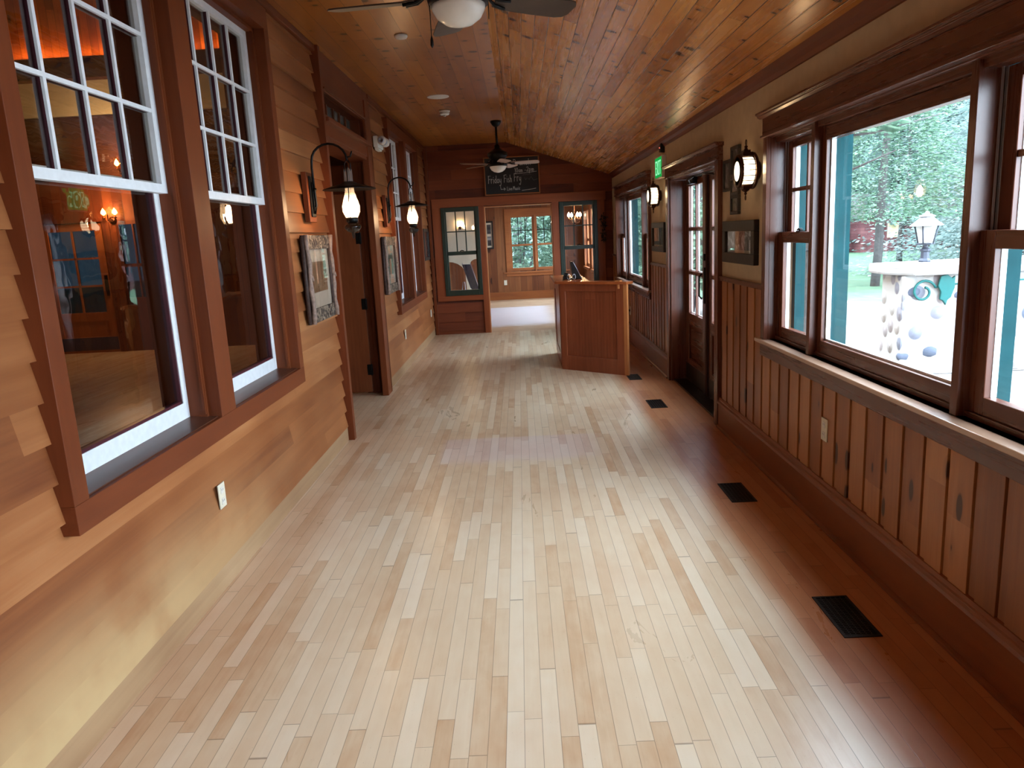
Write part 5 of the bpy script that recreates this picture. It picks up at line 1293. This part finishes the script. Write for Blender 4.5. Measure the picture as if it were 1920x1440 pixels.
# the hedge behind the far room and the hillside beyond
proto = None
hill = [(12, 46), (17, 50), (22.5, 47), (28, 44), (34, 40), (40, 36), (26, 52), (33, 50), (45, 46), (20, 58), (30, 62), (6, 48), (0, 50), (41, 28), (47, 22), (36, 58), (8, 58), (14, 62), (24, 34), (30, 29)]
for i, (x, y) in enumerate(hill):
    if proto is None:
        proto = tree('one of the many conifers massed on the rise behind the lawn', x, y, 17., 5.4, 9000, 21, m_leaf_a, .3, .02, group='conifers on the rise behind the lawn', lsize=.34); o = proto
    else: o = copy_tree(proto)
    o.location = (x, y, ZG-.02); o.rotation_euler = (0, 0, i*1.3); s = .8+.35*((i*37) % 10)/10; o.scale = (s, s, s)
def bush(label, x, y, seed, H=3., W=1.5, mat=None, n=7000):
    t = thing('hedge_bush', label, 'bush', (x, y, ZG)); rr = random.Random(seed); mb = MB()
    for i in range(n):
        a = rr.uniform(0, 2*PI); ph = math.acos(rr.uniform(-.2, 1)); q = (.7+.3*rr.random())*(1+.12*math.sin(a*6+ph*9))
        p = Vector((W*q*math.sin(ph)*math.cos(a), W*.8*q*math.sin(ph)*math.sin(a), H*.35+H*.62*q*math.cos(ph)))
        L = rr.uniform(.07, .18); d = Vector((rr.uniform(-1, 1), rr.uniform(-1, 1), rr.uniform(-.6, .8))).normalized()*L; s = d.cross(Vector((rr.uniform(-1, 1), rr.uniform(-1, 1), 1))).normalized()*L*.35
        mb.add([tuple(p), tuple(p+d*.5-s), tuple(p+d), tuple(p+d*.5+s)], [(0, 1, 2), (0, 2, 3)])
    mb.build('foliage', mat or m_leaf_b, t)
    mb = MB()
    for k in range(5): a = k*1.3; mb.tube([(0.1*math.cos(a), .1*math.sin(a), 0), (W*.5*math.cos(a), W*.4*math.sin(a), H*.7)], [.04, .015], 6)
    mb.build('stems', m_trunk, t)
m_leaf_hedge = leafmat('pale_hedge_foliage', [(64, 88, 76), (94, 120, 104), (126, 148, 128)])
bush('pale green bush behind the left pane of the far room windows', -.1, 20.6, 31, 4.2, 1.6, m_leaf_hedge)
bush('pale green bush behind the right pane of the far room windows', 2.3, 21.2, 32, 4.4, 1.6, m_leaf_hedge)
bush('green bush behind the small far room window on the left', -3.4, 20.6, 33, 4.0, 1.6, m_leaf_hedge)
bush('leafy shrub on the gravel past the far right window', 3.9, 17.5, 34, 2.6, 1.1, m_leaf_b, 4000)
def hillside():
    rr = random.Random(5); nx, ny = 46, 22; vs = []; fs = []
    for j in range(ny):
        for i in range(nx):
            x = -30+i*3.2; y0 = 70-.55*x if x > 0 else 70; y = y0+j*2.4; h = 22*(1-math.cos(PI*min(1, j/14)))/2
            vs.append((x, y, ZG-.2+h*(.9+.2*math.sin(i*.7))+rr.uniform(-.8, .8)))
    for j in range(ny-1):
        for i in range(nx-1): a = j*nx+i; fs.append((a, a+1, a+nx+1, a+nx))
    mb = MB(); mb.add(vs, fs, True); return struct(mb.build('hillside_ground', m_leaf_a), 'wooded rise far behind the conifers', 'hill')
hillside()
# red cabin
m_red_log = wood('red_painted_logs', [(78, 42, 46), (96, 56, 60), (110, 68, 70), (120, 80, 80)], 'Z', 'X', .18, 5., gap=.06, rough=.7)
t = thing('red_cabin', 'small red log cabin among the trees across the lawn', 'cabin', (22.0, 43.5, ZG))
mb = MB(); mb.box(-2.4, 0, 0, 3.6, 4, 2.1); mb.build('walls', m_red_log, t)
mb = MB(); mb.prism([(-.4, 2.0), (2, 3.4), (4.4, 2.0)], 'x', -2.7, 3.9); mb.build('roof', plain('grey_shingle', (96, 92, 92), .9, var=.2), t)
mb = MB(); mb.box(-.9, -.04, .8, -.1, 0, 1.6); mb.build('window', m_cream, t)
mb = MB(); mb.box(1.0, -.05, 0, 1.8, 0, 1.9); mb.build('door', m_dark_wood, t)
# exterior of the right wall between floor and ground
mb = MB(); mb.box(1.696, YB, ZG, 1.72, YF+.14, -.0); mb.box(1.60, YB, ZG, 1.696, YF+.14, -.12)
struct(mb.build('wall_foundation', m_stone), None, 'wall')
mb = MB(); mb.box(1.80, 5.3, ZG, 3.0, 7.9, -.03); struct(mb.build('floor_stoop', m_cap), 'pale stone stoop outside the exit door', 'step')

# ------------------------------------------------------------------ WORLD, daylight
w = D.worlds.new('overcast_sky'); w.use_nodes = True; sc.world = w
nt = w.node_tree; nt.nodes.clear()
out = nt.nodes.new('ShaderNodeOutputWorld'); bg = nt.nodes.new('ShaderNodeBackground')
tc = nt.nodes.new('ShaderNodeTexCoord'); sp = nt.nodes.new('ShaderNodeSeparateXYZ'); rp = nt.nodes.new('ShaderNodeValToRGB')
nt.links.new(tc.outputs['Generated'], sp.inputs[0]); nt.links.new(sp.outputs[2], rp.inputs[0])
rp.color_ramp.elements[0].color = (.72, .88, 1.04, 1); rp.color_ramp.elements[1].color = (.76, .90, 1.04, 1)
nt.links.new(rp.outputs[0], bg.inputs[0]); bg.inputs[1].default_value = 15.
nt.links.new(bg.outputs[0], out.inputs[0])
# portals in the window openings only tell the sampler where the sky is
def portal(loc, rot, sx, sy):
    o = area('window_portal', loc, rot, sx, sy, 1, (1, 1, 1)); o.data.cycles.is_portal = True; return o
for a, b in (NEAR, FAR, BK1, BK2): portal((1.74, (a+b)/2, 1.43), (0, PI/2, 0), 1.22, a-b)
portal((1.74, 6.6, 1.3), (0, PI/2, 0), 1.4, 1.7)
portal((.385, YF+.2, 1.35), (-PI/2, 0, 0), 1.3, 1.3)
portal((1.83, 15.3, 1.4), (0, PI/2, 0), 1.3, 5.0)

# ------------------------------------------------------------------ CAMERA
cam = D.cameras.new('camera'); co = D.objects.new('camera', cam); col.objects.link(co)
cam.sensor_width = 36; cam.lens = 36*1388.26/1920; cam.clip_start = .05; cam.clip_end = 300
p, yw, r = -.19841, -.01913, -.05213
fwd = Vector((math.sin(yw)*math.cos(p), math.cos(yw)*math.cos(p), math.sin(p)))
rt = Vector((math.cos(yw), -math.sin(yw), 0)); up = rt.cross(fwd)
Rv = rt*math.cos(r)+up*math.sin(r); Uv = -rt*math.sin(r)+up*math.cos(r)
M = Matrix((Rv, Uv, -fwd)).transposed().to_4x4(); M.translation = Vector((0, 0, 1.55))
co.matrix_world = M
sc.camera = co
vs = sc.view_settings
vs.view_transform = 'Standard'; vs.look = 'None'; vs.gamma = 1; vs.use_curve_mapping = False; vs.exposure = 0.6
cy = sc.cycles
cy.use_adaptive_sampling = True; cy.adaptive_threshold = .015; cy.max_bounces = 9; cy.diffuse_bounces = 4; cy.glossy_bounces = 4; cy.transparent_max_bounces = 16; cy.sample_clamp_indirect = 8.
cy.use_denoising = True
